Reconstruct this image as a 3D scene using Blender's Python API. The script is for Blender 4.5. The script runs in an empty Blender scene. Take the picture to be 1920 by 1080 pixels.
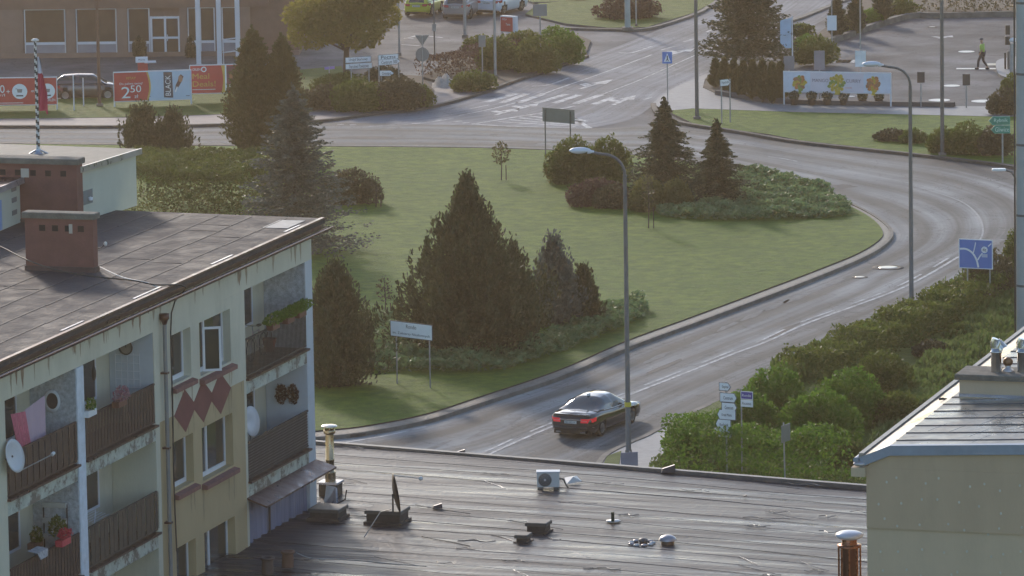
import bpy, math, random
import numpy as np
from mathutils import Matrix, Vector
random.seed(7); rng = np.random.default_rng(11)
scene = bpy.context.scene
# ---------------------------------------------------------------- camera
F = 11000.0; CH = 42.0
PITCH = math.atan(1740/F); ROLL = -0.0165
cd = bpy.data.cameras.new('camera'); cam = bpy.data.objects.new('camera', cd)
scene.collection.objects.link(cam); scene.camera = cam
cd.sensor_width = 36; cd.lens = F/1920*36; cd.clip_start = 1; cd.clip_end = 20000
RM = Matrix.Rotation(math.pi/2-PITCH, 3, 'X') @ Matrix.Rotation(ROLL, 3, 'Z')
cam.matrix_world = Matrix.Translation((0, 0, CH)) @ RM.to_4x4()
# ---------------------------------------------------------------- sky and sun
SUN_EL = math.radians(21); SUN_AZ = math.radians(-16)      # azimuth from +Y towards +X
w = bpy.data.worlds.new('World'); scene.world = w; w.use_nodes = True
nt = w.node_tree; bg = nt.nodes['Background']
sk = nt.nodes.new('ShaderNodeTexSky'); sk.sky_type = 'NISHITA'; sk.sun_disc = False
sk.sun_elevation = SUN_EL; sk.sun_rotation = SUN_AZ; sk.dust_density = 0.6; sk.air_density = 1.0; sk.ozone_density = 1.8
nt.links.new(sk.outputs[0], bg.inputs[0]); bg.inputs[1].default_value = 0.13
sl = bpy.data.lights.new('sun', 'SUN'); sl.energy = 1.5; sl.angle = math.radians(6); sl.color = (1.0, 0.87, 0.74)
so = bpy.data.objects.new('sun', sl); scene.collection.objects.link(so)
sd = Vector((math.sin(SUN_AZ)*math.cos(SUN_EL), math.cos(SUN_AZ)*math.cos(SUN_EL), math.sin(SUN_EL)))
so.rotation_euler = sd.to_track_quat('Z', 'Y').to_euler(); so.location = (-40, 120, 90)
scene.view_settings.view_transform = 'Standard'; scene.view_settings.look = 'None'
scene.view_settings.exposure = 0.74; scene.view_settings.gamma = 1
scene.cycles.max_bounces = 5; scene.cycles.volume_bounces = 0; scene.cycles.transparent_max_bounces = 6
# ---------------------------------------------------------------- pixel <-> place
def ray(px, py): return RM @ Vector(((px-960)/F, -(py-540)/F, -1))
CAM = Vector((0, 0, CH))
def G(px, py, z=0.0):
    d = ray(px, py); return CAM + d*((z-CH)/d.z)
def HT(P, py):
    a = RM.transposed() @ (Vector((P[0], P[1], 0))-CAM); b = RM.transposed() @ Vector((0, 0, 1))
    k = (540-py)/F
    return (-k*a.z - a.y)/(b.y + k*b.z)
def SC(px, py, z=0.0):
    return F/(-(RM.transposed() @ (G(px, py, z)-CAM)).z)
# ---------------------------------------------------------------- materials
MATS = {}
def M(name, col=(.5, .5, .5), rough=.6, metal=0, var=.12, scale=1.5, bump=0, bscale=20, spec=.5, emit=None, coat=0, dirt=0, dirtcol=(.08, .07, .06), stretch=None, dthr=.52, trans=0, alpha=1, rvar=0):
    if name in MATS: return MATS[name]
    m = bpy.data.materials.new(name); m.use_nodes = True; MATS[name] = m
    n = m.node_tree.nodes; l = m.node_tree.links; p = n['Principled BSDF']
    p.inputs['Roughness'].default_value = rough; p.inputs['Metallic'].default_value = metal
    p.inputs['Specular IOR Level'].default_value = spec; p.inputs['Coat Weight'].default_value = coat
    p.inputs['Transmission Weight'].default_value = trans
    tc = n.new('ShaderNodeTexCoord'); src = tc.outputs['Object']
    if stretch:
        mp = n.new('ShaderNodeMapping'); mp.inputs['Scale'].default_value = stretch; l.new(src, mp.inputs[0]); src = mp.outputs[0]
    nz = n.new('ShaderNodeTexNoise'); nz.inputs['Scale'].default_value = scale; nz.inputs['Detail'].default_value = 6; nz.inputs['Roughness'].default_value = .65
    l.new(src, nz.inputs['Vector'])
    rp = n.new('ShaderNodeMapRange'); rp.inputs[1].default_value = .3; rp.inputs[2].default_value = .7
    rp.inputs[3].default_value = 1-var; rp.inputs[4].default_value = 1+var; l.new(nz.outputs[0], rp.inputs[0])
    mx = n.new('ShaderNodeMix'); mx.data_type = 'RGBA'; mx.blend_type = 'MULTIPLY'; mx.inputs[0].default_value = 1
    mx.inputs[6].default_value = (*col, 1); l.new(rp.outputs[0], mx.inputs[7]); out = mx.outputs[2]
    if dirt:
        n2 = n.new('ShaderNodeTexNoise'); n2.inputs['Scale'].default_value = scale*.6; n2.inputs['Detail'].default_value = 8; n2.inputs['Roughness'].default_value = .75; l.new(src, n2.inputs['Vector'])
        r2 = n.new('ShaderNodeMapRange'); r2.inputs[1].default_value = dthr; r2.inputs[2].default_value = dthr+(.23 if dthr > .5 else .08); r2.inputs[4].default_value = dirt; l.new(n2.outputs[0], r2.inputs[0])
        m2 = n.new('ShaderNodeMix'); m2.data_type = 'RGBA'; l.new(r2.outputs[0], m2.inputs[0]); l.new(out, m2.inputs[6]); m2.inputs[7].default_value = (*dirtcol, 1); out = m2.outputs[2]
    l.new(out, p.inputs['Base Color'])
    if rvar:
        r3 = n.new('ShaderNodeMapRange'); r3.inputs[1].default_value = .35; r3.inputs[2].default_value = .65
        r3.inputs[3].default_value = max(.03, rough-rvar); r3.inputs[4].default_value = rough+rvar; l.new(nz.outputs[0], r3.inputs[0]); l.new(r3.outputs[0], p.inputs['Roughness'])
    if bump:
        nb = n.new('ShaderNodeTexNoise'); nb.inputs['Scale'].default_value = bscale; nb.inputs['Detail'].default_value = 4; l.new(src, nb.inputs['Vector'])
        bp = n.new('ShaderNodeBump'); bp.inputs['Strength'].default_value = bump; bp.inputs['Distance'].default_value = .05
        l.new(nb.outputs[0], bp.inputs['Height']); l.new(bp.outputs[0], p.inputs['Normal'])
    if emit:
        p.inputs['Emission Color'].default_value = (*emit[:3], 1); p.inputs['Emission Strength'].default_value = emit[3]
    return m
def leafmat(name, c1, c2, trans=.35, clump=1.2):
    if name in MATS: return MATS[name]
    m = bpy.data.materials.new(name); m.use_nodes = True; MATS[name] = m
    n = m.node_tree.nodes; l = m.node_tree.links; p = n['Principled BSDF']; out = n['Material Output']
    tc = n.new('ShaderNodeTexCoord'); nz = n.new('ShaderNodeTexNoise'); nz.inputs['Scale'].default_value = clump; nz.inputs['Detail'].default_value = 5; nz.inputs['Roughness'].default_value = .8
    l.new(tc.outputs['Object'], nz.inputs['Vector'])
    r = n.new('ShaderNodeMapRange'); r.inputs[1].default_value = .35; r.inputs[2].default_value = .65; l.new(nz.outputs[0], r.inputs[0])
    mx = n.new('ShaderNodeMix'); mx.data_type = 'RGBA'; mx.inputs[6].default_value = (*c1, 1); mx.inputs[7].default_value = (*c2, 1); l.new(r.outputs[0], mx.inputs[0])
    l.new(mx.outputs[2], p.inputs['Base Color']); p.inputs['Roughness'].default_value = .55; p.inputs['Specular IOR Level'].default_value = .35
    tr = n.new('ShaderNodeBsdfTranslucent'); l.new(mx.outputs[2], tr.inputs[0])
    ms = n.new('ShaderNodeMixShader'); ms.inputs[0].default_value = trans; l.new(p.outputs[0], ms.inputs[1]); l.new(tr.outputs[0], ms.inputs[2]); l.new(ms.outputs[0], out.inputs[0])
    return m
# ---------------------------------------------------------------- objects
def tag(o, label=None, cat=None, group=None, kind=None):
    if label: o['label'] = label
    if cat: o['category'] = cat
    if group: o['group'] = group
    if kind: o['kind'] = kind
    return o
def thing(name, label, cat, loc, rz=0.0, group=None):
    o = bpy.data.objects.new(name, None); scene.collection.objects.link(o); o.empty_display_size = .3
    o.location = loc; o.rotation_euler = (0, 0, rz)
    return tag(o, label, cat, group)
def copy_tree(o, parent=None):
    c = o.copy(); scene.collection.objects.link(c); c.parent = parent
    for ch in list(KIDS.get(o.name, [])):
        k = copy_tree(ch, c); KIDS.setdefault(c.name, []).append(k)
    return c
KIDS = {}
def dup(o, loc, rz, label, group=None, scale=None):
    c = copy_tree(o); c.location = loc; c.rotation_euler = (0, 0, rz); c['label'] = label
    if group: c['group'] = group
    if scale: c.scale = scale if hasattr(scale, '__len__') else (scale,)*3
    return c
TXT = {}
def textmesh(s):
    if s in TXT: return TXT[s]
    cu = bpy.data.curves.new('t', 'FONT'); cu.body = s; cu.resolution_u = 3
    ob = bpy.data.objects.new('t', cu); scene.collection.objects.link(ob)
    dg = bpy.context.evaluated_depsgraph_get(); me = bpy.data.meshes.new_from_object(ob.evaluated_get(dg))
    V = [(v.co.x, v.co.y) for v in me.vertices]; Fc = [tuple(p.vertices) for p in me.polygons]
    bpy.data.objects.remove(ob); bpy.data.curves.remove(cu); bpy.data.meshes.remove(me)
    x0 = min(v[0] for v in V); x1 = max(v[0] for v in V); y0 = min(v[1] for v in V); y1 = max(v[1] for v in V)
    TXT[s] = (V, Fc, x0, x1, y0, y1); return TXT[s]
class MB:
    def __init__(s): s.v = []; s.f = []; s.m = []; s.sm = []; s.mats = []; s.uv = None
    def mi(s, m):
        if m not in s.mats: s.mats.append(m)
        return s.mats.index(m)
    def raw(s, V, Fs, m, smooth=False):
        o = len(s.v); s.v += [tuple(v) for v in V]; i = s.mi(m)
        for f in Fs: s.f.append(tuple(o+k for k in f)); s.m.append(i); s.sm.append(smooth)
        return s
    def box(s, x0, x1, y0, y1, z0, z1, m, T=None):
        V = [Vector((x, y, z)) for x in (x0, x1) for y in (y0, y1) for z in (z0, z1)]
        if T: V = [T @ v for v in V]
        return s.raw(V, [(0, 1, 3, 2), (4, 6, 7, 5), (0, 4, 5, 1), (2, 3, 7, 6), (0, 2, 6, 4), (1, 5, 7, 3)], m)
    def bbox(s, x0, x1, y0, y1, z0, z1, m, b=.02):   # bevelled box (chamfered vertical and top edges)
        P = [(x0+b, y0), (x1-b, y0), (x1, y0+b), (x1, y1-b), (x1-b, y1), (x0+b, y1), (x0, y1-b), (x0, y0+b)]
        cx, cy = (x0+x1)/2, (y0+y1)/2; q = [(cx+(x-cx)*(1-2*b/(x1-x0)), cy+(y-cy)*(1-2*b/(y1-y0))) for x, y in P]
        V = [(x, y, z0) for x, y in P]+[(x, y, z1-b) for x, y in P]+[(x, y, z1) for x, y in q]
        Fs = [tuple(range(7, -1, -1)), tuple(range(16, 24))]
        for i in range(8):
            j = (i+1) % 8; Fs += [(i, j, 8+j, 8+i), (8+i, 8+j, 16+j, 16+i)]
        return s.raw(V, Fs, m)
    def prism(s, P, z0, z1, m, mside=None, bottom=True):
        n = len(P); a = sum(P[i][0]*P[(i+1) % n][1]-P[(i+1) % n][0]*P[i][1] for i in range(n))
        if a < 0: P = P[::-1]
        s.raw([(p[0], p[1], z1) for p in P], [tuple(range(n))], m)
        V = [(p[0], p[1], z0) for p in P]+[(p[0], p[1], z1) for p in P]
        s.raw(V, [(i, (i+1) % n, n+(i+1) % n, n+i) for i in range(n)], mside or m)
        if bottom: s.raw([(p[0], p[1], z0) for p in P], [tuple(range(n-1, -1, -1))], mside or m)
        return s
    def plate(s, P, y0, y1, m, mside=None):        # outline in x,z extruded in y (front y0)
        n = len(P); a = sum(P[i][0]*P[(i+1) % n][1]-P[(i+1) % n][0]*P[i][1] for i in range(n))
        if a < 0: P = P[::-1]
        s.raw([(p[0], y0, p[1]) for p in P], [tuple(range(n))], m)
        s.raw([(p[0], y1, p[1]) for p in P], [tuple(range(n-1, -1, -1))], mside or m)
        V = [(p[0], y0, p[1]) for p in P]+[(p[0], y1, p[1]) for p in P]
        return s.raw(V, [(i, n+i, n+(i+1) % n, (i+1) % n) for i in range(n)], mside or m)
    def tube(s, P, r, m, seg=10, cap=True):
        P = [Vector(p) for p in P]; n = len(P); R = r if hasattr(r, '__len__') else [r]*n
        V = []; prev = None
        for i, p in enumerate(P):
            d = (P[min(i+1, n-1)]-P[max(i-1, 0)]).normalized()
            if prev is None: a = d.orthogonal().normalized()
            else: a = (prev-d*prev.dot(d)).normalized()
            prev = a; b = d.cross(a)
            V += [p+(a*math.cos(2*math.pi*k/seg)+b*math.sin(2*math.pi*k/seg))*R[i] for k in range(seg)]
        Fs = [(i*seg+k, i*seg+(k+1) % seg, (i+1)*seg+(k+1) % seg, (i+1)*seg+k) for i in range(n-1) for k in range(seg)]
        s.raw(V, Fs, m, True)
        if cap: s.raw(V[:seg], [tuple(range(seg-1, -1, -1))], m); s.raw(V[-seg:], [tuple(range(seg))], m)
        return s
    def lathe(s, prof, m, c=(0, 0, 0), seg=20, T=None, smooth=True):
        V = []
        for r, z in prof: V += [Vector((c[0]+r*math.cos(2*math.pi*k/seg), c[1]+r*math.sin(2*math.pi*k/seg), c[2]+z)) for k in range(seg)]
        if T: V = [T @ v for v in V]
        Fs = [(i*seg+k, i*seg+(k+1) % seg, (i+1)*seg+(k+1) % seg, (i+1)*seg+k) for i in range(len(prof)-1) for k in range(seg)]
        return s.raw(V, Fs, m, smooth)
    def ellip(s, c, r, m, seg=14, T=None, n=8, z0=-1, z1=1):
        V = []
        for i in range(n+1):
            t = math.asin(z0)+(math.asin(z1)-math.asin(z0))*i/n
            V += [Vector((c[0]+r[0]*math.cos(t)*math.cos(2*math.pi*k/seg), c[1]+r[1]*math.cos(t)*math.sin(2*math.pi*k/seg), c[2]+r[2]*math.sin(t))) for k in range(seg)]
        if T: V = [T @ v for v in V]
        return s.raw(V, [(i*seg+k, i*seg+(k+1) % seg, (i+1)*seg+(k+1) % seg, (i+1)*seg+k) for i in range(n) for k in range(seg)], m, True)
    def text(s, st, x, z, h, m, y=-.03, width=None, align='C', rot=0):
        V, Fc, x0, x1, y0, y1 = textmesh(st); k = h/max(.01, (y1-y0)); kx = k
        if width: kx = width/(x1-x0)
        ww = (x1-x0)*kx; ox = {'C': -ww/2, 'L': 0, 'R': -ww}[align]; c, sn = math.cos(rot), math.sin(rot)
        out = []
        for a, b in V:
            p = (a-x0)*kx+ox; q = (b-y0)*k-h/2; out.append((x+p*c-q*sn, y, z+p*sn+q*c))
        return s.raw(out, Fc, m)
    def build(s, name, parent=None, label=None, cat=None, group=None, kind=None, loc=None, rz=0):
        if not s.uv:
            used = sorted({k for f in s.f for k in f})
            if len(used) < len(s.v): mp_ = {k: i for i, k in enumerate(used)}; s.v = [s.v[k] for k in used]; s.f = [tuple(mp_[k] for k in f) for f in s.f]
        me = bpy.data.meshes.new(name); me.from_pydata(s.v, [], s.f)
        for m in s.mats: me.materials.append(m)
        me.polygons.foreach_set('material_index', s.m); me.polygons.foreach_set('use_smooth', s.sm)
        if s.uv:
            ul = me.uv_layers.new(name='UVMap'); vi = np.zeros(len(me.loops), int); me.loops.foreach_get('vertex_index', vi)
            ul.data.foreach_set('uv', np.array(s.uv)[vi].ravel())
        me.update(); o = bpy.data.objects.new(name, me); scene.collection.objects.link(o)
        if parent: o.parent = parent; KIDS.setdefault(parent.name, []).append(o)
        if loc is not None: o.location = loc; o.rotation_euler = (0, 0, rz)
        return tag(o, label, cat, group, kind)
def fastmesh(name, V, nq, mat, parent=None, k=4, **kw):
    V = np.asarray(V, dtype=np.float32); me = bpy.data.meshes.new(name)
    me.vertices.add(len(V)); me.vertices.foreach_set('co', V.ravel())
    me.loops.add(nq*k); me.loops.foreach_set('vertex_index', np.arange(nq*k, dtype=np.int32))
    me.polygons.add(nq); me.polygons.foreach_set('loop_start', np.arange(0, nq*k, k, dtype=np.int32))
    try: me.polygons.foreach_set('loop_total', np.full(nq, k, dtype=np.int32))
    except Exception: pass
    me.materials.append(mat); me.update(); me.validate()
    o = bpy.data.objects.new(name, me); scene.collection.objects.link(o)
    if parent: o.parent = parent; KIDS.setdefault(parent.name, []).append(o)
    if kw.get('loc') is not None: o.location = kw['loc']; o.rotation_euler = (0, 0, kw.get('rz', 0))
    return tag(o, kw.get('label'), kw.get('cat'), kw.get('group'), kw.get('kind'))
def unit(a): return a/np.maximum(1e-6, np.linalg.norm(a, axis=1, keepdims=True))
def leaves(P, D, L, Wd):     # diamond leaves at P along D
    N = len(P); D = unit(D); S = unit(np.cross(D, rng.normal(size=(N, 3))))
    L = (np.ones(N)*L)[:, None]; Wd = (np.ones(N)*Wd)[:, None]
    V = np.stack([P-D*L*.5, P+S*Wd*.5+D*L*.1, P+D*L*.5, P-S*Wd*.5+D*L*.1], 1)
    return V.reshape(-1, 3)
def spline(P, n=8, closed=False):
    P = [np.array(p, float) for p in P]; out = []; N = len(P)
    for i in range(N if closed else N-1):
        g = (lambda k: P[k % N]) if closed else (lambda k: P[min(max(k, 0), N-1)])
        p0, p1, p2, p3 = g(i-1), g(i), g(i+1), g(i+2)
        for j in range(n):
            t = j/n; out.append(.5*((2*p1)+(-p0+p2)*t+(2*p0-5*p1+4*p2-p3)*t*t+(-p0+3*p1-3*p2+p3)*t**3))
    if not closed: out.append(P[-1])
    return out
def smooth_px(P, n=6, z=0, closed=False): return [G(p[0], p[1], z) for p in spline(P, n, closed)]
# ================================================================ ground, roads, kerbs
def asphalt(name, c=(.085, .087, .092), rough=.42, uvroad=False, ramp=None, streak=(.04, 14, 1), spec=.5):
    m = bpy.data.materials.new(name); m.use_nodes = True; MATS[name] = m
    n = m.node_tree.nodes; l = m.node_tree.links; p = n['Principled BSDF']; p.inputs['Specular IOR Level'].default_value = spec
    tc = n.new('ShaderNodeTexCoord'); src = tc.outputs['UV'] if uvroad else tc.outputs['Object']
    mp = n.new('ShaderNodeMapping'); mp.inputs['Scale'].default_value = streak if uvroad else (.25, .25, 1); l.new(src, mp.inputs[0])
    a = n.new('ShaderNodeTexNoise'); a.inputs['Scale'].default_value = 1; a.inputs['Detail'].default_value = 7; a.inputs['Roughness'].default_value = .6; l.new(mp.outputs[0], a.inputs['Vector'])
    f = n.new('ShaderNodeTexNoise'); f.inputs['Scale'].default_value = 3; f.inputs['Detail'].default_value = 8; f.inputs['Roughness'].default_value = .8; l.new(tc.outputs['Object'], f.inputs['Vector'])
    def mr(s, lo, hi, a0=.3, a1=.7):
        r = n.new('ShaderNodeMapRange'); r.inputs[1].default_value = a0; r.inputs[2].default_value = a1; r.inputs[3].default_value = lo; r.inputs[4].default_value = hi; l.new(s, r.inputs[0]); return r.outputs[0]
    def mul(x, y):
        q = n.new('ShaderNodeMath'); q.operation = 'MULTIPLY'; l.new(x, q.inputs[0]); l.new(y, q.inputs[1]); return q.outputs[0]
    fac = mul(mr(a.outputs[0], .68, 1.3), mr(f.outputs[0], .85, 1.15)); rough_src = mr(a.outputs[0], rough+.12, rough-.12)
    if uvroad and ramp:
        sp = n.new('ShaderNodeSeparateXYZ'); l.new(src, sp.inputs[0])
        mp2 = n.new('ShaderNodeMapping'); mp2.inputs['Scale'].default_value = (.06, .6, 1); l.new(src, mp2.inputs[0])
        d = n.new('ShaderNodeTexNoise'); d.inputs['Scale'].default_value = 1; d.inputs['Detail'].default_value = 4; l.new(mp2.outputs[0], d.inputs['Vector'])
        ad = n.new('ShaderNodeMath'); ad.operation = 'ADD'; l.new(sp.outputs[1], ad.inputs[0]); l.new(mr(d.outputs[0], -.05, .05), ad.inputs[1])
        cr = n.new('ShaderNodeValToRGB'); cr.color_ramp.interpolation = 'B_SPLINE'; e = cr.color_ramp.elements
        while len(e) > 1: e.remove(e[0])
        e[0].position = ramp[0][0]; e[0].color = (ramp[0][1],)*3+(1,)
        for q, val in ramp[1:]: k = e.new(q); k.color = (val, val, val, 1)
        l.new(ad.outputs[0], cr.inputs[0]); fac = mul(fac, mr(cr.outputs[0], .05, 1.65, 0, 1)); rough_src = mr(cr.outputs[0], rough-.1, rough+.14, 0, 1)
    ck = n.new('ShaderNodeTexNoise'); ck.inputs['Scale'].default_value = .32; ck.inputs['Detail'].default_value = 7; ck.inputs['Roughness'].default_value = .62; ck.inputs['Distortion'].default_value = .6; l.new(tc.outputs['Object'], ck.inputs['Vector'])
    s1 = n.new('ShaderNodeMath'); s1.operation = 'SUBTRACT'; s1.inputs[1].default_value = .5; l.new(ck.outputs[0], s1.inputs[0]); s2 = n.new('ShaderNodeMath'); s2.operation = 'ABSOLUTE'; l.new(s1.outputs[0], s2.inputs[0])
    fac = mul(fac, mr(s2.outputs[0], .45, 1, .001, .006)); pt = n.new('ShaderNodeTexNoise'); pt.inputs['Scale'].default_value = .12; pt.inputs['Detail'].default_value = 3; l.new(tc.outputs['Object'], pt.inputs['Vector']); fac = mul(fac, mr(pt.outputs[0], .85, 1.18, .42, .58))
    mx = n.new('ShaderNodeMix'); mx.data_type = 'RGBA'; mx.blend_type = 'MULTIPLY'; mx.inputs[0].default_value = 1; mx.inputs[6].default_value = (*c, 1)
    l.new(fac, mx.inputs[7]); l.new(mx.outputs[2], p.inputs['Base Color']); l.new(rough_src, p.inputs['Roughness'])
    fb = n.new('ShaderNodeTexNoise'); fb.inputs['Scale'].default_value = 14; fb.inputs['Detail'].default_value = 4; l.new(tc.outputs['Object'], fb.inputs['Vector'])
    bp = n.new('ShaderNodeBump'); bp.inputs['Strength'].default_value = .25; bp.inputs['Distance'].default_value = .03; l.new(fb.outputs[0], bp.inputs['Height']); l.new(bp.outputs[0], p.inputs['Normal'])
    return m
def grassmat(name, c1, c2, c3, sc=.35):
    m = bpy.data.materials.new(name); m.use_nodes = True; MATS[name] = m
    n = m.node_tree.nodes; l = m.node_tree.links; p = n['Principled BSDF']; p.inputs['Roughness'].default_value = .75; p.inputs['Specular IOR Level'].default_value = .25
    tc = n.new('ShaderNodeTexCoord'); fs = []
    for s, d in ((sc, 6), (1.5, 9)):
        a = n.new('ShaderNodeTexNoise'); a.inputs['Scale'].default_value = s; a.inputs['Detail'].default_value = d; a.inputs['Roughness'].default_value = .7; l.new(tc.outputs['Object'], a.inputs['Vector'])
        r = n.new('ShaderNodeMapRange'); r.inputs[1].default_value = .35; r.inputs[2].default_value = .65; l.new(a.outputs[0], r.inputs[0]); fs.append(r.outputs[0])
    m1 = n.new('ShaderNodeMix'); m1.data_type = 'RGBA'; m1.inputs[6].default_value = (*c1, 1); m1.inputs[7].default_value = (*c2, 1); l.new(fs[0], m1.inputs[0])
    m2 = n.new('ShaderNodeMix'); m2.data_type = 'RGBA'; l.new(m1.outputs[2], m2.inputs[6]); m2.inputs[7].default_value = (*c3, 1)
    q = n.new('ShaderNodeMath'); q.operation = 'MULTIPLY'; q.inputs[1].default_value = .85; l.new(fs[1], q.inputs[0]); l.new(q.outputs[0], m2.inputs[0])
    l.new(m2.outputs[2], p.inputs['Base Color'])
    mp = n.new('ShaderNodeMapping'); mp.inputs['Scale'].default_value = (.7, .9, 1); l.new(tc.outputs['Object'], mp.inputs[0])
    b = n.new('ShaderNodeTexNoise'); b.inputs['Scale'].default_value = 2.2; b.inputs['Detail'].default_value = 8; b.inputs['Roughness'].default_value = .75; l.new(mp.outputs[0], b.inputs['Vector'])
    bp = n.new('ShaderNodeBump'); bp.inputs['Strength'].default_value = 1.0; bp.inputs['Distance'].default_value = .6; l.new(b.outputs[0], bp.inputs['Height']); l.new(bp.outputs[0], p.inputs['Normal'])
    return m
ASPH = asphalt('asphalt', (.12, .123, .132), .78, spec=.12)
LAWN = grassmat('lawn_grass', (.115, .235, .008), (.195, .31, .016), (.060, .145, .004), .12)
VERGE = grassmat('verge_grass', (.11, .195, .016), (.16, .235, .026), (.075, .14, .014), .6)
SOIL = M('soil', (.075, .058, .042), .9, var=.35, scale=2, bump=.6, bscale=6)
KERB = M('kerb_stone', (.15, .14, .125), .8, var=.4, scale=1.2, bump=.3, dirt=.6, dirtcol=(.05, .05, .04))
KERBD = M('kerb_dark', (.075, .068, .062), .8, var=.4, scale=1.5, bump=.3)
PAVE = M('pavement', (.21, .215, .225), .6, var=.15, scale=2.5, bump=.3, bscale=12)
PAVE2 = M('pavement_pink', (.16, .14, .145), .65, var=.15, scale=1.5, bump=.3, bscale=12)
SETT = M('stone_setts', (.14, .13, .11), .6, var=.4, scale=6, bump=.8, bscale=9)
PAINT = M('road_paint', (.46, .47, .48), .6, var=.25, scale=2.5, dirt=.9, dthr=.47, dirtcol=(.2, .2, .21))
PAINTW = M('fresh_paint', (.78, .77, .70), .6, var=.06, scale=3)
b = MB(); R0 = 2200
b.raw([(-R0, -600, -.06), (R0, -600, -.06), (R0, R0, -.06), (-R0, R0, -.06)], [(0, 1, 2, 3)], VERGE)
b.build('ground', kind='structure')
b = MB(); P = [G(-500, 1400), G(2500, 1400), G(2500, -330), G(-500, -330)]
b.raw([(p.x, p.y, 0) for p in P], [(0, 1, 2, 3)], ASPH); b.build('asphalt_apron', kind='structure')
def slab(name, px, mat, h=.12, z=0.0, side=None, n=5, sm=True, closed=True):
    P = [G(*p[:2], 0) for p in (spline(px, n, True) if sm else px)]
    return MB().prism([(p.x, p.y) for p in P], z, h, mat, side or KERB).build(name, kind='structure')
def kerb(name, px, wd=.22, h=.15, mat=None, n=6, z=0.0, closed=False, off=0.0):
    P = [Vector((p.x, p.y)) for p in (G(*q) for q in (spline(px, n, closed)))]; N = len(P); V = []
    for i, p in enumerate(P):
        a = P[(i-1) % N] if (closed or i > 0) else p; c = P[(i+1) % N] if (closed or i < N-1) else p
        d = (c-a).normalized(); nrm = Vector((-d.y, d.x)); q = p+nrm*off
        for s, zz in ((-wd/2, z), (-wd/2, h), (wd/2, h), (wd/2, z)): V.append((q.x+nrm.x*s, q.y+nrm.y*s, zz))
    Fs = [(4*i+k, 4*j+k, 4*j+k+1, 4*i+k+1) for i in range(N if closed else N-1) for j in [(i+1) % N] for k in range(3)]
    return MB().raw(V, Fs, mat or KERB).build(name, kind='structure')
def strip(name, inner, outer, mat, z=.004, n=10, across=10, uscale=1.0):
    I = [G(*p) for p in spline(inner, n)]; O = [G(*p) for p in spline(outer, n)]; b = MB(); b.uv = []; u = 0; V = []
    for i, (a, c) in enumerate(zip(I, O)):
        mid = (a+c)/2
        if i: u += (mid-pm).length
        pm = mid
        for k in range(across+1):
            t = k/across; q = a.lerp(c, t); V.append((q.x, q.y, z)); b.uv.append((u*uscale, t))
    Fs = [(i*(across+1)+k, i*(across+1)+k+1, (i+1)*(across+1)+k+1, (i+1)*(across+1)+k) for i in range(len(I)-1) for k in range(across)]
    b.raw(V, Fs, mat); return b.build(name, kind='structure')
RI = [(-400, 268), (0, 274), (300, 277), (615, 279), (850, 281), (1010, 285), (1150, 292), (1270, 305), (1390, 330), (1500, 355), (1590, 385), (1643, 412), (1670, 436), (1666, 456), (1630, 482), (1560, 513), (1450, 556), (1300, 612), (1180, 656), (1050, 712), (900, 762), (800, 794), (700, 814), (600, 826), (300, 850)]
RO = [(-400, 228), (0, 240), (300, 239), (590, 230), (850, 233), (1010, 238), (1110, 241), (1240, 237), (1390, 251), (1530, 272), (1690, 290), (1820, 306), (1960, 345), (2010, 400), (1990, 445), (1900, 492), (1790, 555), (1650, 626), (1480, 696), (1330, 762), (1205, 832), (1110, 880), (1000, 915), (850, 960), (400, 1050)]
RINGM = asphalt('ring_asphalt', (.205, .205, .20), .72, True, [(0, .75), (.06, .9), (.13, .45), (.19, .10), (.25, .75), (.33, .95), (.38, .12), (.45, .8), (.52, .95), (.58, .35), (.64, .8), (.70, .08), (.77, .75), (.83, .85), (.88, .2), (1, .5)], (.035, 26, 1), spec=.12)  # pale ramp bands paint sunlit sheen into the asphalt between dark wheel tracks
strip('ring_road', RI, RO, RINGM)
ARML = [(590, 229), (780, 208), (905, 176), (960, 156), (1035, 131), (1100, 108), (1177, 80), (1225, 60), (1310, 28), (1345, 8), (1385, -20), (1600, -120)]
ARMR = [(1110, 240), (1180, 225), (1222, 200), (1262, 168), (1300, 150), (1345, 128), (1410, 95), (1455, 75), (1520, 50), (1570, 22), (1620, -10), (1780, -110)]
ARMM = asphalt('arm_asphalt', (.215, .222, .24), .68, True, [(0, .5), (.2, .65), (.35, .5), (.5, .68), (.62, .45), (.8, .66), (1, .5)], (.03, 22, 1), spec=.12)
strip('side_road', ARML, ARMR, ARMM, z=.008)
# roundabout island
ISL = [(-700, 276), (0, 276), (300, 279), (615, 281), (850, 283), (1010, 287), (1150, 294), (1270, 307), (1385, 332), (1492, 357), (1580, 387), (1632, 414), (1654, 438), (1650, 455), (1612, 480), (1545, 508), (1440, 548), (1292, 603), (1172, 647), (1045, 702), (897, 752), (797, 784), (697, 804), (600, 815), (300, 838), (-300, 860)]
slab('island_edging', [(-500, 275)]+[(p[0], p[1]) for p in RI][1:-1]+[(0, 870), (-500, 880)], SETT, .13, side=KERBD)
slab('island_lawn', ISL, LAWN, .18, side=SOIL)
kerb('island_kerb', RI, .16, .17, KERB, n=8)
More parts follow.
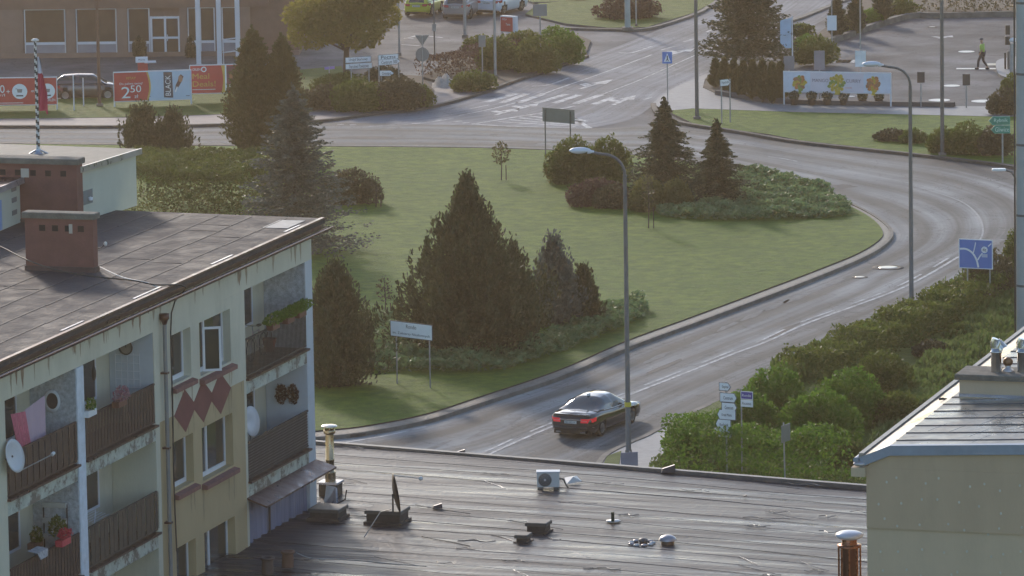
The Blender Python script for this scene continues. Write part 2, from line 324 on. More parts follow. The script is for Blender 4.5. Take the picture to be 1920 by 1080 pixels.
# verges, pavements
slab('verge_lawn', [(-500, 200), (0, 200), (100, 192), (200, 179), (440, 170), (560, 135), (640, 128), (660, 170), (640, 205), (590, 213), (430, 218), (250, 224), (0, 227), (-500, 226)], VERGE, .14, sm=False)
slab('sidewalk', [(-500, 226), (0, 227), (250, 224), (430, 218), (590, 213), (700, 209), (780, 188), (840, 150), (930, 150), (920, 168), (830, 197), (780, 206), (692, 216), (587, 229), (300, 238.5), (0, 239), (-500, 238)], PAVE2, .12, sm=False)
kerb('road_kerb', [(-500, 239), (0, 240), (300, 239.5), (587, 230), (692, 217), (780, 207.5), (830, 198), (905, 176), (960, 156), (1035, 131), (1100, 108)], .3, .16, KERBD)
slab('shrub_bed', [(790, 148), (860, 108), (960, 95), (1060, 60), (1108, 80), (1098, 105), (1035, 129), (960, 154), (900, 176), (860, 168), (830, 158)], SOIL, .15, sm=False)
slab('roadside_bed', [(535, 205), (600, 165), (700, 140), (790, 148), (815, 175), (800, 200), (700, 207), (590, 213)], SOIL, .17, sm=False)
slab('far_lawn', [(1010, 10), (1130, 0), (1220, -8), (1345, -20), (1338, 8), (1300, 28), (1212, 55), (1140, 56), (1060, 48), (985, 30)], VERGE, .14, sm=False)
slab('far_lawn', [(960, -5), (1060, -30), (1130, -30), (1100, 5), (1000, 8)], VERGE, .14, sm=False)
kerb('road_kerb', [(1060, 56), (1140, 58), (1212, 57), (1300, 31), (1338, 10), (1380, -18)], .3, .16, KERB)
slab('right_sidewalk', [(1222, 198), (1262, 169), (1306, 149), (1335, 138), (1322, 152), (1318, 168), (1345, 181), (1440, 194), (1560, 199), (1790, 203), (2100, 204), (2100, 224), (1860, 222), (1500, 214), (1300, 207), (1250, 212)], PAVE, .12, sm=False)
slab('right_verge_lawn', [(1250, 212), (1300, 208), (1500, 215), (1860, 223), (2100, 225), (2100, 345), (1907, 314), (1815, 303), (1710, 291), (1502, 268), (1440, 256), (1385, 249), (1300, 236)], LAWN, .14, sm=False)
kerb('road_kerb', [(1225, 198), (1232, 215), (1262, 229), (1300, 237.5), (1385, 250.5), (1502, 270), (1710, 292.5), (1815, 305), (1907, 318), (2000, 345)], .3, .16, KERBD)
slab('conifer_bed', [(1318, 168), (1325, 150), (1345, 130), (1460, 118), (1475, 190), (1790, 196), (1790, 203), (1560, 199), (1440, 194), (1345, 181)], SOIL, .16, sm=False)
kerb('car_park_kerb', [(1345, 181), (1440, 195.5), (1560, 200.5), (1790, 204)], .35, .38, M('dark_wall', (.09, .08, .08), .8))
kerb('car_park_kerb', [(1470, 118), (1520, 95), (1580, 74), (1640, 53), (1705, 35), (1770, 34), (1905, 31), (2100, 30)], .35, .35, KERB, n=3)
slab('far_bed', [(1490, 100), (1545, 60), (1590, 20), (1640, -15), (1900, -15), (2100, -15), (2100, 28), (1905, 28), (1770, 31), (1700, 32), (1640, 50), (1580, 71), (1515, 94)], SOIL, .2, sm=False)
kerb('far_road_edge', [(1470, 45), (1500, 36), (1545, 18), (1590, 0)], .4, .14, KERB)
slab('front_sidewalk', [(1213, 825), (1180, 838), (1140, 859), (1118, 882), (1060, 915), (1100, 1000), (1500, 1000), (1500, 900), (1330, 790), (1270, 792)], PAVE, .12, sm=False)
kerb('road_kerb', [(1330, 764), (1262, 795), (1213, 822), (1180, 836), (1137, 858), (1114, 882), (1050, 915)], .25, .15, KERB)
slab('front_bed', [(1252, 800), (1330, 765), (1480, 699), (1650, 629), (1780, 560), (1850, 515), (1890, 480), (1905, 440), (1980, 425), (2200, 410), (2200, 1050), (1250, 1050), (1240, 880)], VERGE, .14, sm=False)
slab('small_verge', [(1138, 862), (1165, 852), (1160, 885), (1125, 893)], VERGE, .15, sm=False)
slab('parking_island', [(1870, 118), (1898, 112), (1940, 108), (1960, 150), (1935, 155), (1898, 152), (1875, 145), (1868, 133)], PAVE, .16)
# paint
mk = MB(); ZP = .014
def line(px, wd=.15, sm=6, z=None, mat=PAINT):
    P = [Vector((p.x, p.y)) for p in (G(*q) for q in (spline(px, sm) if sm else px))]; V = []; N = len(P)
    for i, p in enumerate(P):
        d = (P[min(i+1, N-1)]-P[max(i-1, 0)]).normalized(); nr = Vector((-d.y, d.x))*wd/2
        V += [(p.x+nr.x, p.y+nr.y, z or ZP), (p.x-nr.x, p.y-nr.y, z or ZP)]
    mk.raw(V, [(2*i, 2*i+1, 2*i+3, 2*i+2) for i in range(N-1)], mat)
def dashes(px, wd, on, offl, off=0, skip=0):
    P = [Vector((p.x, p.y)) for p in (G(*q) for q in spline(px, 8))]; s = 0; pts = []
    for a, c in zip(P, P[1:]):
        L = (c-a).length; d = (c-a)/L; nr = Vector((-d.y, d.x))
        k = int(L/.5)+1
        for i in range(k): pts.append((s+L*i/k, a+d*(L*i/k)+nr*off, nr))
        s += L
    cur = []
    for sv, p, nr in pts+[(1e9, pts[-1][1], pts[-1][2])]:
        if sv >= skip and (sv-skip) % (on+offl) < on and sv < 1e8: cur.append((p, nr))
        else:
            if len(cur) > 1:
                V = [];
                for q, nn in cur: V += [(q.x+nn.x*wd/2, q.y+nn.y*wd/2, ZP), (q.x-nn.x*wd/2, q.y-nn.y*wd/2, ZP)]
                mk.raw(V, [(2*i, 2*i+1, 2*i+3, 2*i+2) for i in range(len(cur)-1)], PAINT)
            cur = []
ML = [(905, 858), (1000, 815), (1177, 742), (1272, 705), (1380, 662), (1440, 640), (1517, 605), (1692, 540), (1797, 482), (1833, 455), (1843, 430), (1830, 400), (1795, 375), (1715, 348)]
line(ML[:9], .15); line(ML[8:], .09, mat=M('worn_paint', (.30, .30, .30), .6, var=.3, scale=2, dirt=.8, dirtcol=(.12, .12, .12)))
dashes(ML[:9], .13, 4, 1.6, off=.36)
line([(1440, 294), (1470, 298), (1494, 303)], .16)
def bar(a, c, wd=.5): line([a, c], wd, 0)
for a, c in [((911, 192), (968, 176)), ((941, 193), (988, 176)), ((972, 193), (1020, 176)), ((1006, 193.5), (1061, 177)), ((1039, 194), (1087, 178)), ((1079, 194.5), (1127, 178)), ((1113, 196), (1150, 183))]: bar(a, c, .45)
line([(860, 217), (915, 206), (971, 192)], .13); line([(880, 205), (918, 197)], .13)
line([(1020, 176), (1050, 165), (1125, 139), (1222, 103)], .14)
line([(997, 162), (1030, 159), (1067, 146)], .18); line([(1160, 99), (1185, 99), (1222, 87)], .18)
line([(1127, 178), (1200, 150), (1285, 112), (1350, 84)], .10)
for a, c in [((1240, 94), (1266, 87)), ((1281, 79), (1302, 73)), ((1307, 45), (1330, 45)), ((1207, 187), (1224, 182)), ((1325, 60), (1350, 50))]: line([a, c], .16, 0)
def arrow(a, c, head=1.0, wd=.24):
    A, C = G(*a), G(*c); d = Vector((C.x-A.x, C.y-A.y)); L = d.length; d /= L; nr = Vector((-d.y, d.x)); A2 = Vector((A.x, A.y))
    q = lambda s, t: (A2.x+d.x*s+nr.x*t, A2.y+d.y*s+nr.y*t, ZP)
    PAINTW = PAINT
    mk.raw([q(0, -wd/2), q(0, wd/2), q(L*.55, wd/2), q(L*.55, -wd/2)], [(0, 3, 2, 1)], PAINTW)
    mk.raw([q(L*.55, -head/2), q(L*.55, head/2), q(L, 0)], [(0, 2, 1)], PAINTW)
    mk.raw([q(L*.22, wd/2), q(L*.42, wd/2), q(L*.55, head*.8), q(L*.42, head*.95)], [(0, 1, 2, 3)], PAINTW)
arrow((1087, 167), (1150, 149)); arrow((1255, 103), (1303, 91)); arrow((1150, 197), (1192, 179)); arrow((929, 216), (975, 203)); arrow((968, 206), (1010, 194)); arrow((1760, 73), (1786, 67))
TT = [(885, 233), (1015, 213), (1078, 199), (1106, 241)]
line([(885, 233), (1016, 212), (1078, 199)], .22, 0); line([(885, 233), (960, 237.5), (1106, 241)], .2, 0); line([(1076, 222), (1106, 241)], .3, 0)
for t in (.13, .27, .4, .53, .66, .8): line([(915+(1078-915)*t*.9, 232+t*1.0-(t*28)), (1106-30*(1-t)*1.0-(1-t)*0, 239-t*14)], .22, 0)
for a, c in [((632, 234), (645, 233.5)), ((656, 234.6), (668, 234)), ((772, 232), (790, 231)), ((816, 226.5), (829, 225)), ((850, 228.5), (866, 227)), ((867, 231), (880, 230))]: line([a, c], .25, 0)
line([(680, 239), (790, 231.5), (850, 222)], .12); line([(690, 237.3), (740, 234)], .12, 0)
line([(600, 836), (640, 831), (720, 818), (800, 800)], .15)
for a, c in [((752, 84), (787, 86)), ((760, 73), (782, 67)), ((802, 68), (830, 71)), ((757, 72), (775, 73))]: line([a, c], .2, 0)
for i in range(4): line([(1566+i*9, 118), (1572+i*9, 112.5)], .55, 0)
line([(1553, 116), (1562, 116)], .3, 0)
def disc(px, py, r, z=ZP, mat=PAINTW, n=28, b=mk):
    c = G(px, py); b.raw([(c.x+r*math.cos(2*math.pi*k/n), c.y+r*math.sin(2*math.pi*k/n), z) for k in range(n)], [tuple(range(n))], mat)
for x, y, r in [(1761, 188, .62), (1842, 190, .64), (1784, 161, .5), (1812, 97, .5), (1596, 181, .22)]: disc(x, y, r)
line([(1793, 129), (1884, 129)], .6, 0, mat=PAINTW); line([(1850, 121), (1887, 121)], 1.0, 0, mat=M('cream_paint', (.6, .56, .45), .7))
mk.build('road_markings', kind='structure')
# repaired and scuffed patches of the carriageway
b = MB(); PA = M('asphalt_patch_pale', (.25, .245, .235), .8, var=.3, scale=1.5, bump=.4, dirt=.8, dirtcol=(.12, .12, .12), spec=.1); PB = M('asphalt_patch_dark', (.075, .076, .08), .7, var=.3, scale=1.5, bump=.4, spec=.2)
for cx, cy, wx, wy, m_ in [(1320, 636, 34, 5, PA), (1365, 612, 22, 4, PA), (1415, 590, 30, 5, PA), (1455, 574, 26, 4, PA), (1228, 672, 30, 4, PA), (1090, 742, 26, 4, PB), (1240, 690, 40, 5, PB), (1500, 556, 34, 5, PA), (1560, 532, 26, 4, PA), (930, 800, 60, 7, PA), (800, 845, 60, 6, PA), (1850, 455, 36, 9, PA), (1830, 475, 24, 7, PA), (1470, 620, 34, 5, PB), (980, 268, 46, 3, PB), (900, 252, 60, 2, PA), (1090, 262, 40, 3, PB), (1580, 350, 30, 4, PB), (700, 258, 60, 3, PB)]:
    P = []
    for i in range(12):
        a = 2*math.pi*i/12; q = random.uniform(.6, 1.15); g_ = G(cx+math.cos(a)*wx*q, cy+math.sin(a)*wy*q-math.cos(a)*wx*q*(.42 if 600 < cx < 1700 and cy > 480 else 0)); P.append((g_.x, g_.y))
    ar = sum(P[i][0]*P[(i+1) % 12][1]-P[(i+1) % 12][0]*P[i][1] for i in range(12)); P = P if ar > 0 else P[::-1]
    b.raw([(x, y, .0105) for x, y in P], [tuple(range(12))], m_)
b.build('road_patches', kind='structure')
# manholes
def manhole(px, py, r, label, ringc=PAVE):
    t = thing('manhole', label, 'manhole', (*G(px, py).xy, .006), 0, 'manholes in the road')
    MB().lathe([(r, 0), (r, .012), (r*.6, .014), (r*.6, .0)], KERBD, seg=28).build('surround', t)
    MB().lathe([(r*.6, 0), (r*.6, .02), (r*.45, .024), (.001, .024)], M('manhole_steel', (.30, .29, .27), .3, .6), seg=28).build('cover', t)
manhole(1665, 502, .75, 'large round manhole with pale metal cover in the curve beside the island')
manhole(1612, 520, .38, 'small manhole cover nearer the kerb than the large one')
manhole(1748, 51, .32, 'dark manhole cover at the back of the empty car park')
# ================================================================ apartment block on the left
ZR = 17.9                                   # underside of the eaves
Pe = G(583, 431, ZR); Ps = G(0, 692, ZR)
U = Vector((Pe.x-Ps.x, Pe.y-Ps.y, 0)).normalized(); WI = Vector((-U.y, U.x, 0)); RZ = math.atan2(U.y, U.x)
O3 = Vector((Pe.x, Pe.y, 0))
def FP(px, py, w=0.0):                       # pixel -> (u, z) on the plane w behind the facade
    d = ray(px, py); o = O3+WI*w; t = (o-CAM).dot(WI)/d.dot(WI); p = CAM+d*t
    return (p-o).dot(U), p.z
def WP(u, w, z): return O3+U*u+WI*w+Vector((0, 0, z))
GREEN = M('plaster_green', (.56, .545, .44), .85, var=.09, scale=.8, dirt=.6, dirtcol=(.30, .30, .23), bump=.15, stretch=(1, 1, .35))
BEIGE = M('plaster_beige', (.44, .345, .20), .85, var=.09, scale=.8, dirt=.5, dirtcol=(.30, .25, .17), bump=.15, stretch=(1, 1, .35))
PALE = M('plaster_pale', (.50, .54, .58), .85, var=.08, scale=1.0, dirt=.4, dirtcol=(.36, .38, .38))
SPECK = M('plaster_rough', (.42, .45, .49), .9, var=.35, scale=9, dirt=.6, dirtcol=(.22, .23, .24), bump=.5, bscale=30)
SLABM = M('slab_edge', (.44, .48, .42), .85, var=.2, scale=3, dirt=.9, dthr=.49, dirtcol=(.15, .125, .10), bump=.3, bscale=9)
RAILB = M('railing_brown', (.052, .028, .025), .6, var=.25, scale=4)
RAILD = M('railing_dark', (.05, .042, .042), .6, var=.2, scale=4)
BROWN = M('brown_metal', (.10, .05, .043), .4, .3, var=.25, scale=3, rvar=.15)
BRICKR = M('roof_tile_sill', (.20, .09, .085), .7, var=.25, scale=6)
GLASS = M('window_glass', (.035, .04, .042), .08, var=.2, scale=.8, spec=.6)
WHITE = M('white_frame', (.68, .70, .74), .4, var=.04, scale=3)
DIAM = M('diamond_red', (.17, .055, .055), .8, var=.12, scale=2)
ROOFA = M('roof_felt', (.058, .052, .056), .78, spec=.25, var=.25, scale=1.2, bump=.5, bscale=5, dirt=.4, dirtcol=(.13, .13, .13), rvar=.12)
block = thing('apartment_block', 'pale green and beige apartment block with dark flat roof, brown balconies and red diamonds', 'building', O3, RZ)
zf3 = FP(289, 798)[1]; zf2 = FP(289, 1002)[1]; ST = zf3-zf2; zf1 = zf2-ST; zf0 = zf1-ST
zo3 = FP(289, 622)[1]; BH = zf3-FP(289, 828)[1]        # opening top of storey 3, beam height
print('storey', ST, 'beam', BH, 'opening', zo3-zf3, 'zf', zf3, zf2)
DEP = 1.25
uA0 = FP(10, 800)[0]; uA1 = FP(143, 790)[0]; uA2 = FP(158, 790)[0]; uA3 = FP(289, 700)[0]
uS0 = FP(297, 700)[0]; uS1 = FP(456, 650)[0]; uB0 = FP(459, 600)[0]; uB1 = FP(574, 600)[0]; uE = 0.0
UL = uA0-14
wall = MB()
def W(u0, u1, z0, z1, w0, w1, m): wall.box(u0, u1, w0, w1, z0, z1, m)
# core of the building behind the balconies
W(UL, uE, 0, ZR+.02, DEP, 11.4, GREEN)
# top band over everything
W(UL, uE, zo3, ZR, 0, DEP-.003, GREEN)
W(UL, uA0, 0, zo3-.002, 0, DEP-.003, GREEN); 
W(uA1, uA2, 0, zo3-.002, .0, DEP-.003, SPECK)
W(uA3, uS0, 0, zo3-.002, .0, DEP-.003, GREEN)
W(uB1, uE, 0, zo3-.002, .0, DEP-.003, PALE)
wins = []
def win_px(x0, y0, x1, y1):   # opening: top-left and bottom... px of left edge x0, right edge x1, top at right y0, bottom at left y1
    return
W1u = (FP(321, 660)[0], FP(358, 660)[0]); W2u = (FP(374, 640)[0], FP(432, 620)[0])
w1z = (FP(323, 722)[1], FP(358, 612)[1]); w2z = (FP(377, 705)[1], FP(432, 578)[1])
zsplit = FP(318, 783)[1]
holes = []
for k in range(0, 6):
    holes.append((W1u[0], W1u[1], w1z[0]-k*ST, w1z[1]-k*ST, 1, k)); holes.append((W2u[0], W2u[1], w2z[0]-k*ST, w2z[1]-k*ST, 2, k))
us = sorted({uS0, uS1, *W1u, *W2u})
for a, c in zip(us, us[1:]):
    hs = sorted([(h[2], h[3]) for h in holes if h[0] <= a+1e-6 and h[1] >= c-1e-6 and h[2] > 0])
    z = 0.0; segs = []
    for h0, h1 in hs: segs.append((z, h0)); z = h1
    segs.append((z, zo3-.002))
    for s0, s1 in segs:
        if s0 < zsplit < s1: W(a, c, s0, zsplit, 0, .32, BEIGE); W(a, c, zsplit, s1, 0, .32, GREEN)
        elif s1 <= zsplit: W(a, c, s0, s1, 0, .32, BEIGE)
        else: W(a, c, s0, s1, 0, .32, GREEN)
W(uS1, uB0, 0, zo3-.002, 0, DEP-.003, GREEN)
W(uS0, uS1, 0, zo3-.004, .5, DEP-.003, BEIGE)
ST1 = M('rain_stain', (.36, .31, .225), .9, var=.2, scale=3); ST2 = M('rust_stain', (.27, .19, .13), .9, var=.3, scale=4); ST3 = M('grime_stain', (.33, .265, .16), .9, var=.2, scale=3)
def streak(u, z, wd, ln, m, w0=-.003):
    n = 6; L_ = []; R_ = []
    for i in range(n+1):
        t_ = i/n; q = wd*(1-t_)**.7*random.uniform(.7, 1.1)+.008; c = u+random.uniform(-.02, .02); L_.append((c-q, w0, z-ln*t_)); R_.append((c+q, w0, z-ln*t_))
    wall.raw(L_+R_, [(i+1, n+2+i, n+1+i, i) for i in range(n)], m)
for i in range(70): streak(random.uniform(UL+8, uE-.1), ZR-.02-random.random()*.05, random.uniform(.04, .16), random.uniform(.15, .75), random.choice((ST1, ST1, ST2)))
for h_ in holes:
    if h_[2] > 8:
        for q in (h_[0], h_[1], random.uniform(h_[0], h_[1])): streak(q, h_[2]-.21, random.uniform(.03, .09), random.uniform(.3, 1.0), ST3 if h_[2] < zsplit else ST1)
for i in range(22): streak(random.uniform(uS0, uS1), zsplit-.02, random.uniform(.02, .06), random.uniform(.2, .9), ST3)
# far gable return pier and parapet strip
wall.build('wall', block)
# pier face strips of rough plaster inside bays (end walls), built as thin skins
def skin(u, z0, z1, m, w0=.02, w1=DEP-.01):
    b = MB(); b.box(u-.012, u-.002, w0, w1, z0, z1, m); b.build('side_wall', block)
for z0, z1 in ((zf3, zo3), (zf2, zo3-ST), (zf1, zo3-2*ST)):
    skin(uA3, z0, z1, PALE if z0 == zf3 else GREEN); skin(uB1, z0, z1, SPECK if z0 == zf3 else PALE)
b = MB(); b.box(uA1+.03, uA2-.03, -.03, -.001, 6, zo3-.01, M('pillar_white', (.60, .66, .74), .7, var=.15, scale=3, dirt=.5, dirtcol=(.3, .32, .33))); b.build('pillar', block)
def window(u0, u1, z0, z1, w=.22, cols=2, tilt=False, name='window', parent=block):
    f = MB(); t = .075; f.box(u0, u0+t, w, w+.07, z0, z1, WHITE); f.box(u1-t, u1, w, w+.07, z0, z1, WHITE)
    f.box(u0+t, u1-t, w, w+.07, z1-t, z1, WHITE); f.box(u0+t, u1-t, w, w+.07, z0, z0+t*1.6, WHITE)
    for i in range(1, cols):
        c = u0+(u1-u0)*i/cols*(.75 if cols == 2 else 1); f.box(c-.05, c+.05, w-.01, w+.06, z0+t*1.6, z1-t, WHITE)
    o = f.build(name, parent); g = MB(); g.box(u0+t*.5, u1-t*.5, w+.03, w+.045, z0+t, z1-t*.5, GLASS); g.build('pane', o)
    c = MB(); n = 9
    V = []; 
    for i in range(n+1):
        uu = u0+(u1-u0)*(.5+.5*i/n); V += [(uu, w+.10+.03*math.sin(i*2.4), z0+.1), (uu, w+.10+.03*math.sin(i*2.4), z1-.05)]
    cv = M('window_curtain', (.26, .26, .25), .8, var=.3, scale=3, stretch=(9, 1, .4)); f1 = random.choice((.35, .5, 1.0)); b_ = MB(); b_.box(u0+t, u0+t+(u1-u0-2*t)*.45, w+.018, w+.026, z1-t-(z1-z0)*.85*f1, z1-t, cv)
    if u1-u0 > 2.5: b_.build('curtain', o)
    return o
def sill(u0, u1, z, out=.16):
    b = MB(); b.raw([(u0-.08, -out, z-.09), (u1+.08, -out, z-.09), (u1+.08, .2, z+.0), (u0-.08, .2, z+.0), (u0-.08, -out, z-.2), (u1+.08, -out, z-.2), (u1+.08, 0, z-.2), (u0-.08, 0, z-.2)],
        [(0, 1, 2, 3), (4, 5, 1, 0), (1, 5, 6, 2), (0, 3, 7, 4), (7, 6, 5, 4)], BRICKR); b.build('window_sill', block)
for u0, u1, z0, z1, kd, k in holes:
    if z0 < 8: continue
    window(u0, u1, z0, z1, cols=1 if kd == 1 else 2); sill(u0, u1, z0-.01)
# open casement leaning out of the big top window, with a cloth
b = MB(); T = Matrix.Translation((W2u[0]+.1, -.05, w2z[0]+.12)) @ Matrix.Rotation(math.radians(-62), 4, 'Z')
hh = w2z[1]-w2z[0]-.25
for x0, x1, z0, z1 in ((0, .06, 0, hh), (.44, .5, 0, hh), (.06, .44, 0, .06), (.06, .44, hh-.06, hh)): b.box(x0, x1, -.02, .03, z0, z1, WHITE, T)
b.box(.06, .44, 0, .012, .06, hh-.06, GLASS, T); b.build('casement', block)
# red diamonds
b = MB()
for c, r, bt, lf in (((346, 729), (364, 760), (349, 811), (330, 777)), ((379, 690), (397, 744), (382, 794), (364.5, 760)), ((412, 697), (429, 727), (415, 779), (397.5, 745))):
    pass
for cx, cy in ((347, 770), (380.5, 752), (413, 737)):
    u, z = FP(cx, cy); MB().plate([(u, z-.58), (u+.85, z), (u, z+.58), (u-.85, z)], -.006, -.001, DIAM).build('diamond_ornament', block)
# eaves, gutter, roof
rf = MB(); e0 = -.32; HR = ZR+.30
rf.box(UL-.3, uE+.25, e0+.1, 0.02, ZR-.0, ZR+.12, BROWN)
rf.raw([(UL-.3, e0, HR), (uE+.28, e0, HR), (uE+.28, 11.8, HR+.12), (UL-.3, 11.8, HR+.12), (UL-.3, e0, HR-.14), (uE+.28, e0, HR-.14), (uE+.28, 11.8, HR-.1), (UL-.3, 11.8, HR-.1)],
       [(0, 1, 2, 3), (4, 5, 1, 0), (5, 6, 2, 1), (6, 7, 3, 2), (7, 4, 0, 3), (7, 6, 5, 4)], ROOFA)
roof = rf.build('roof', block)
sm = MB(); LT = M('felt_seam', (.056, .051, .054), .75, var=.4, scale=3)
for i in range(1, 11):
    wv = e0+i*1.02; zz = HR+.12*(wv-e0)/(11.8-e0)
    for s in range(14):
        a = UL+s*(uE-UL)/14; c = a+(uE-UL)/14; j = random.uniform(-.03, .03)
        sm.box(a, c-.02, wv+j, wv+j+.05, zz-.005, zz+.012, LT)
for i in range(16):
    a = random.uniform(UL+8, uE-1); wv = random.choice(range(1, 10))*1.02+e0; zz = HR+.12*(wv-e0)/(11.8-e0); sm.box(a, a+.05, wv, wv+1.0, zz-.005, zz+.016, LT)
sm.build('felt_seam', roof)
fl = MB(); FLM = M('flashing_metal', (.42, .40, .42), .35, .6, var=.3, scale=2, rvar=.15)
fl.box(UL, uE+.27, e0-.012, e0+.10, HR-.02, HR+.03, BROWN)
for s in range(4):
    a = uE-1.2-s*5.6; fl.box(a-random.uniform(.8, 2), a, e0+.20, e0+.27, HR+.005, HR+.02, FLM)
fl.box(uE-1.9, uE-.4, e0+.35, e0+1.1, HR+.008, HR+.022, M('felt_patch', (.16, .17, .19), .5, var=.3, scale=3))
fl.build('flashing', block)
gt = MB(); N = 8; V = []; gy, gz, gr = e0-.09, ZR+.03, .085
for uu in (UL-.3, uE+.45):
    for k in range(N+1): an = math.pi+math.pi*k/N; V.append((uu, gy+gr*math.cos(an), gz+gr*math.sin(an)))
    for k in range(N+1): an = 2*math.pi-math.pi*k/N; V.append((uu, gy+(gr-.012)*math.cos(an), gz+(gr-.012)*math.sin(an)))
nn = 2*(N+1); gt.raw(V, [(k, (k+1) % nn, nn+(k+1) % nn, nn+k) for k in range(nn)]+[tuple(range(nn-1, -1, -1)), tuple(range(nn, 2*nn))], BROWN); 
gt.tube([(UL-.3, gy-gr, gz+.01), (uE+.45, gy-gr, gz+.01)], .014, M('gutter_lip', (.35, .2, .17), .25, .8)); gt.build('gutter', block)
ud, zd = FP(300, 595)
b = MB(); b.lathe([(.05, 0), (.1, .14), (.13, .16), (.13, .3), (.001, .3)], BROWN, (ud, -.12, zd-.2)); b.tube([(ud, -.12, zd-.15), (ud, -.12, 3)], .055, M('drain_grey', (.22, .23, .24), .5, .3)); 
for z in (zd-1.5, zd-3.5, zd-5.5): b.box(ud-.08, ud+.08, -.19, 0, z, z+.05, BROWN)
b.build('drainpipe', block)
# black cable: over the roof, over the gutter and down the wall
cp = [WP(*q) for q in ()]
pts = [G(-40, 450, HR+.4), G(0, 462, HR+.4), G(50, 487, HR+.35), G(110, 507, HR+.3), G(180, 519, HR+.25), G(250, 526, HR+.2), G(290, 534, HR+.1)]
uc, zc = FP(314, 560); pts += [WP(uc, e0-.19, ZR+.2), WP(uc, -.1, ZR-.5), WP(uc+.02, -.06, ZR-3), WP(uc-.03, -.06, ZR-5), WP(uc+.05, -.06, 11)]
b = MB(); b.tube([Vector(p) for p in spline([tuple(p) for p in pts], 4)], .02, M('black_rubber', (.02, .02, .02), .6), seg=6)
b.build('cable', label='black cable running across the block roof and down the facade beside the drainpipe', cat='cable')
# balconies
def balcony(u0, u1, zf, rail, kind, ribs=.105, slats=True):
    z0 = zf-BH
    b = MB(); b.box(u0+.002, u1-.002, .0, DEP-.004, z0, zf-.05, SLABM); s = b.build('balcony_slab', block)
    b = MB(); b.box(u0-.02, u1+.02, -.1, DEP-.006, zf-.048, zf+.01, BROWN); b.build('slab_cap', block)
    r = MB(); m = rail
    r.box(u0+.03, u1-.03, -.02, .03, zf+1.06, zf+1.11, m); r.box(u0+.03, u1-.03, -.01, .02, zf+.06, zf+.1, m)
    n = int((u1-u0)/ribs)
    for i in range(n+1):
        uu = u0+.04+(u1-u0-.08)*i/n
        if kind == 'sheet': r.box(uu-ribs*.42, uu+ribs*.42, 0 if i % 2 else .012, .014 if i % 2 else .026, zf+.1, zf+1.06, m)
        elif kind == 'bars': r.box(uu-.009, uu+.009, 0, .018, zf+.1, zf+1.06, m)
    if kind == 'net':
        for i in range(n*1): 
            uu = u0+.04+(u1-u0-.08)*i/n; r.box(uu-.02, uu+.02, 0, .008, zf+.1, zf+1.06, m)
        for i in range(12): r.box(u0+.04, u1-.04, .009, .014, zf+.12+i*.08, zf+.155+i*.08, m)
        r.box(u0+.04, u1-.04, .03, .034, zf+.1, zf+1.05, M('net_backing', (.30, .29, .31), .8))
    r.build('balcony_railing', block)
def back(u0, u1, zf, zt, glass=True, doorm=None):
    # balcony door and window on the back wall
    L = u1-u0
    f = MB(); 
    for a, c, zb in ((u0+.25*L, u0+.42*L, zf+.05), (u0+.46*L, u0+.78*L, zf+.85)):
        f = MB(); t = .07
        f.box(a, a+t, DEP-.07, DEP-.005, zb, zt-.3, WHITE); f.box(c-t, c, DEP-.07, DEP-.005, zb, zt-.3, WHITE); f.box(a+t, c-t, DEP-.07, DEP-.005, zt-.3-t, zt-.3, WHITE); f.box(a+t, c-t, DEP-.07, DEP-.005, zb, zb+t, WHITE)
        o = f.build('balcony_door' if zb < zf+.5 else 'window', block); g = MB(); g.box(a+t, c-t, DEP-.045, DEP-.03, zb+t, zt-.3-t, GLASS); g.build('pane', o)
    if doorm:
        b = MB(); b.box(u1-.9, u1-.35, DEP-.05, DEP-.004, zf+.02, zt-.2, doorm); b.build('wall_panel', block)
bays = [(uA0, uA1, 'sheet', RAILB, .2), (uA2, uA3, 'sheet', RAILB, .11), (uB0, uB1, 'bars', RAILD, .11)]
for k, zf in enumerate((zf3, zf2, zf1)):
    zt = zo3-k*ST
    for i, (a, c, kd, m, rb) in enumerate(bays):
        if i == 2 and k >= 2: continue
        kk, mm, rr = kd, m, rb
        if i == 2 and k == 1: kk, mm, rr = 'net', RAILD, .1
        if i == 1 and k == 1: mm, rr = M('railing_olive', (.062, .05, .042), .65, var=.25, scale=4), .33
        if i == 0 and k == 1: rr = .1
        balcony(a, c, zf, mm, kk, rr); back(a, c, zf, zt)
# awning and curtained loggia at the lowest storey by the flat roof
zaw = FP(573, 872)[1]; b = MB()
A = [(uB0-.15, .0, zaw), (uE+.02, .0, zaw), (uE+.18, -.55, zaw-.22), (uB0-.1, -.55, zaw-.22)]
V = A+[(x, y, z-.05) for x, y, z in A]; b.raw(V, [(0, 3, 2, 1), (4, 5, 6, 7), (3, 7, 6, 2), (2, 6, 5, 1), (0, 4, 7, 3)], BROWN); b.build('awning', block)
b = MB(); CUR = M('loggia_curtain', (.22, .235, .33), .9, var=.25, scale=2, stretch=(6, 1, .2)); n = 60; V = []
for i in range(n+1):
    uu = uB0+(uB1-uB0)*i/n; yy = .12+.045*math.sin(i*.9)+.02*math.sin(i*2.3); V += [(uu, yy, zf1+.15), (uu, yy, zo3-2*ST)]
b.raw(V, [(2*i, 2*i+2, 2*i+3, 2*i+1) for i in range(n)], CUR, True); b.box((uB0+uB1)/2-.8, (uB0+uB1)/2-.72, .03, .07, zf1+.15, zo3-2*ST, RAILD); b.build('curtain', block)
b = MB(); b.box(uB0-.02, uB1+.3, -.06, DEP-.01, zf1-.15, zf1+.15, M('ledge_blue', (.36, .41, .47), .7, var=.3, scale=3, dirt=.7, dirtcol=(.6, .62, .62))); b.build('ledge', block)
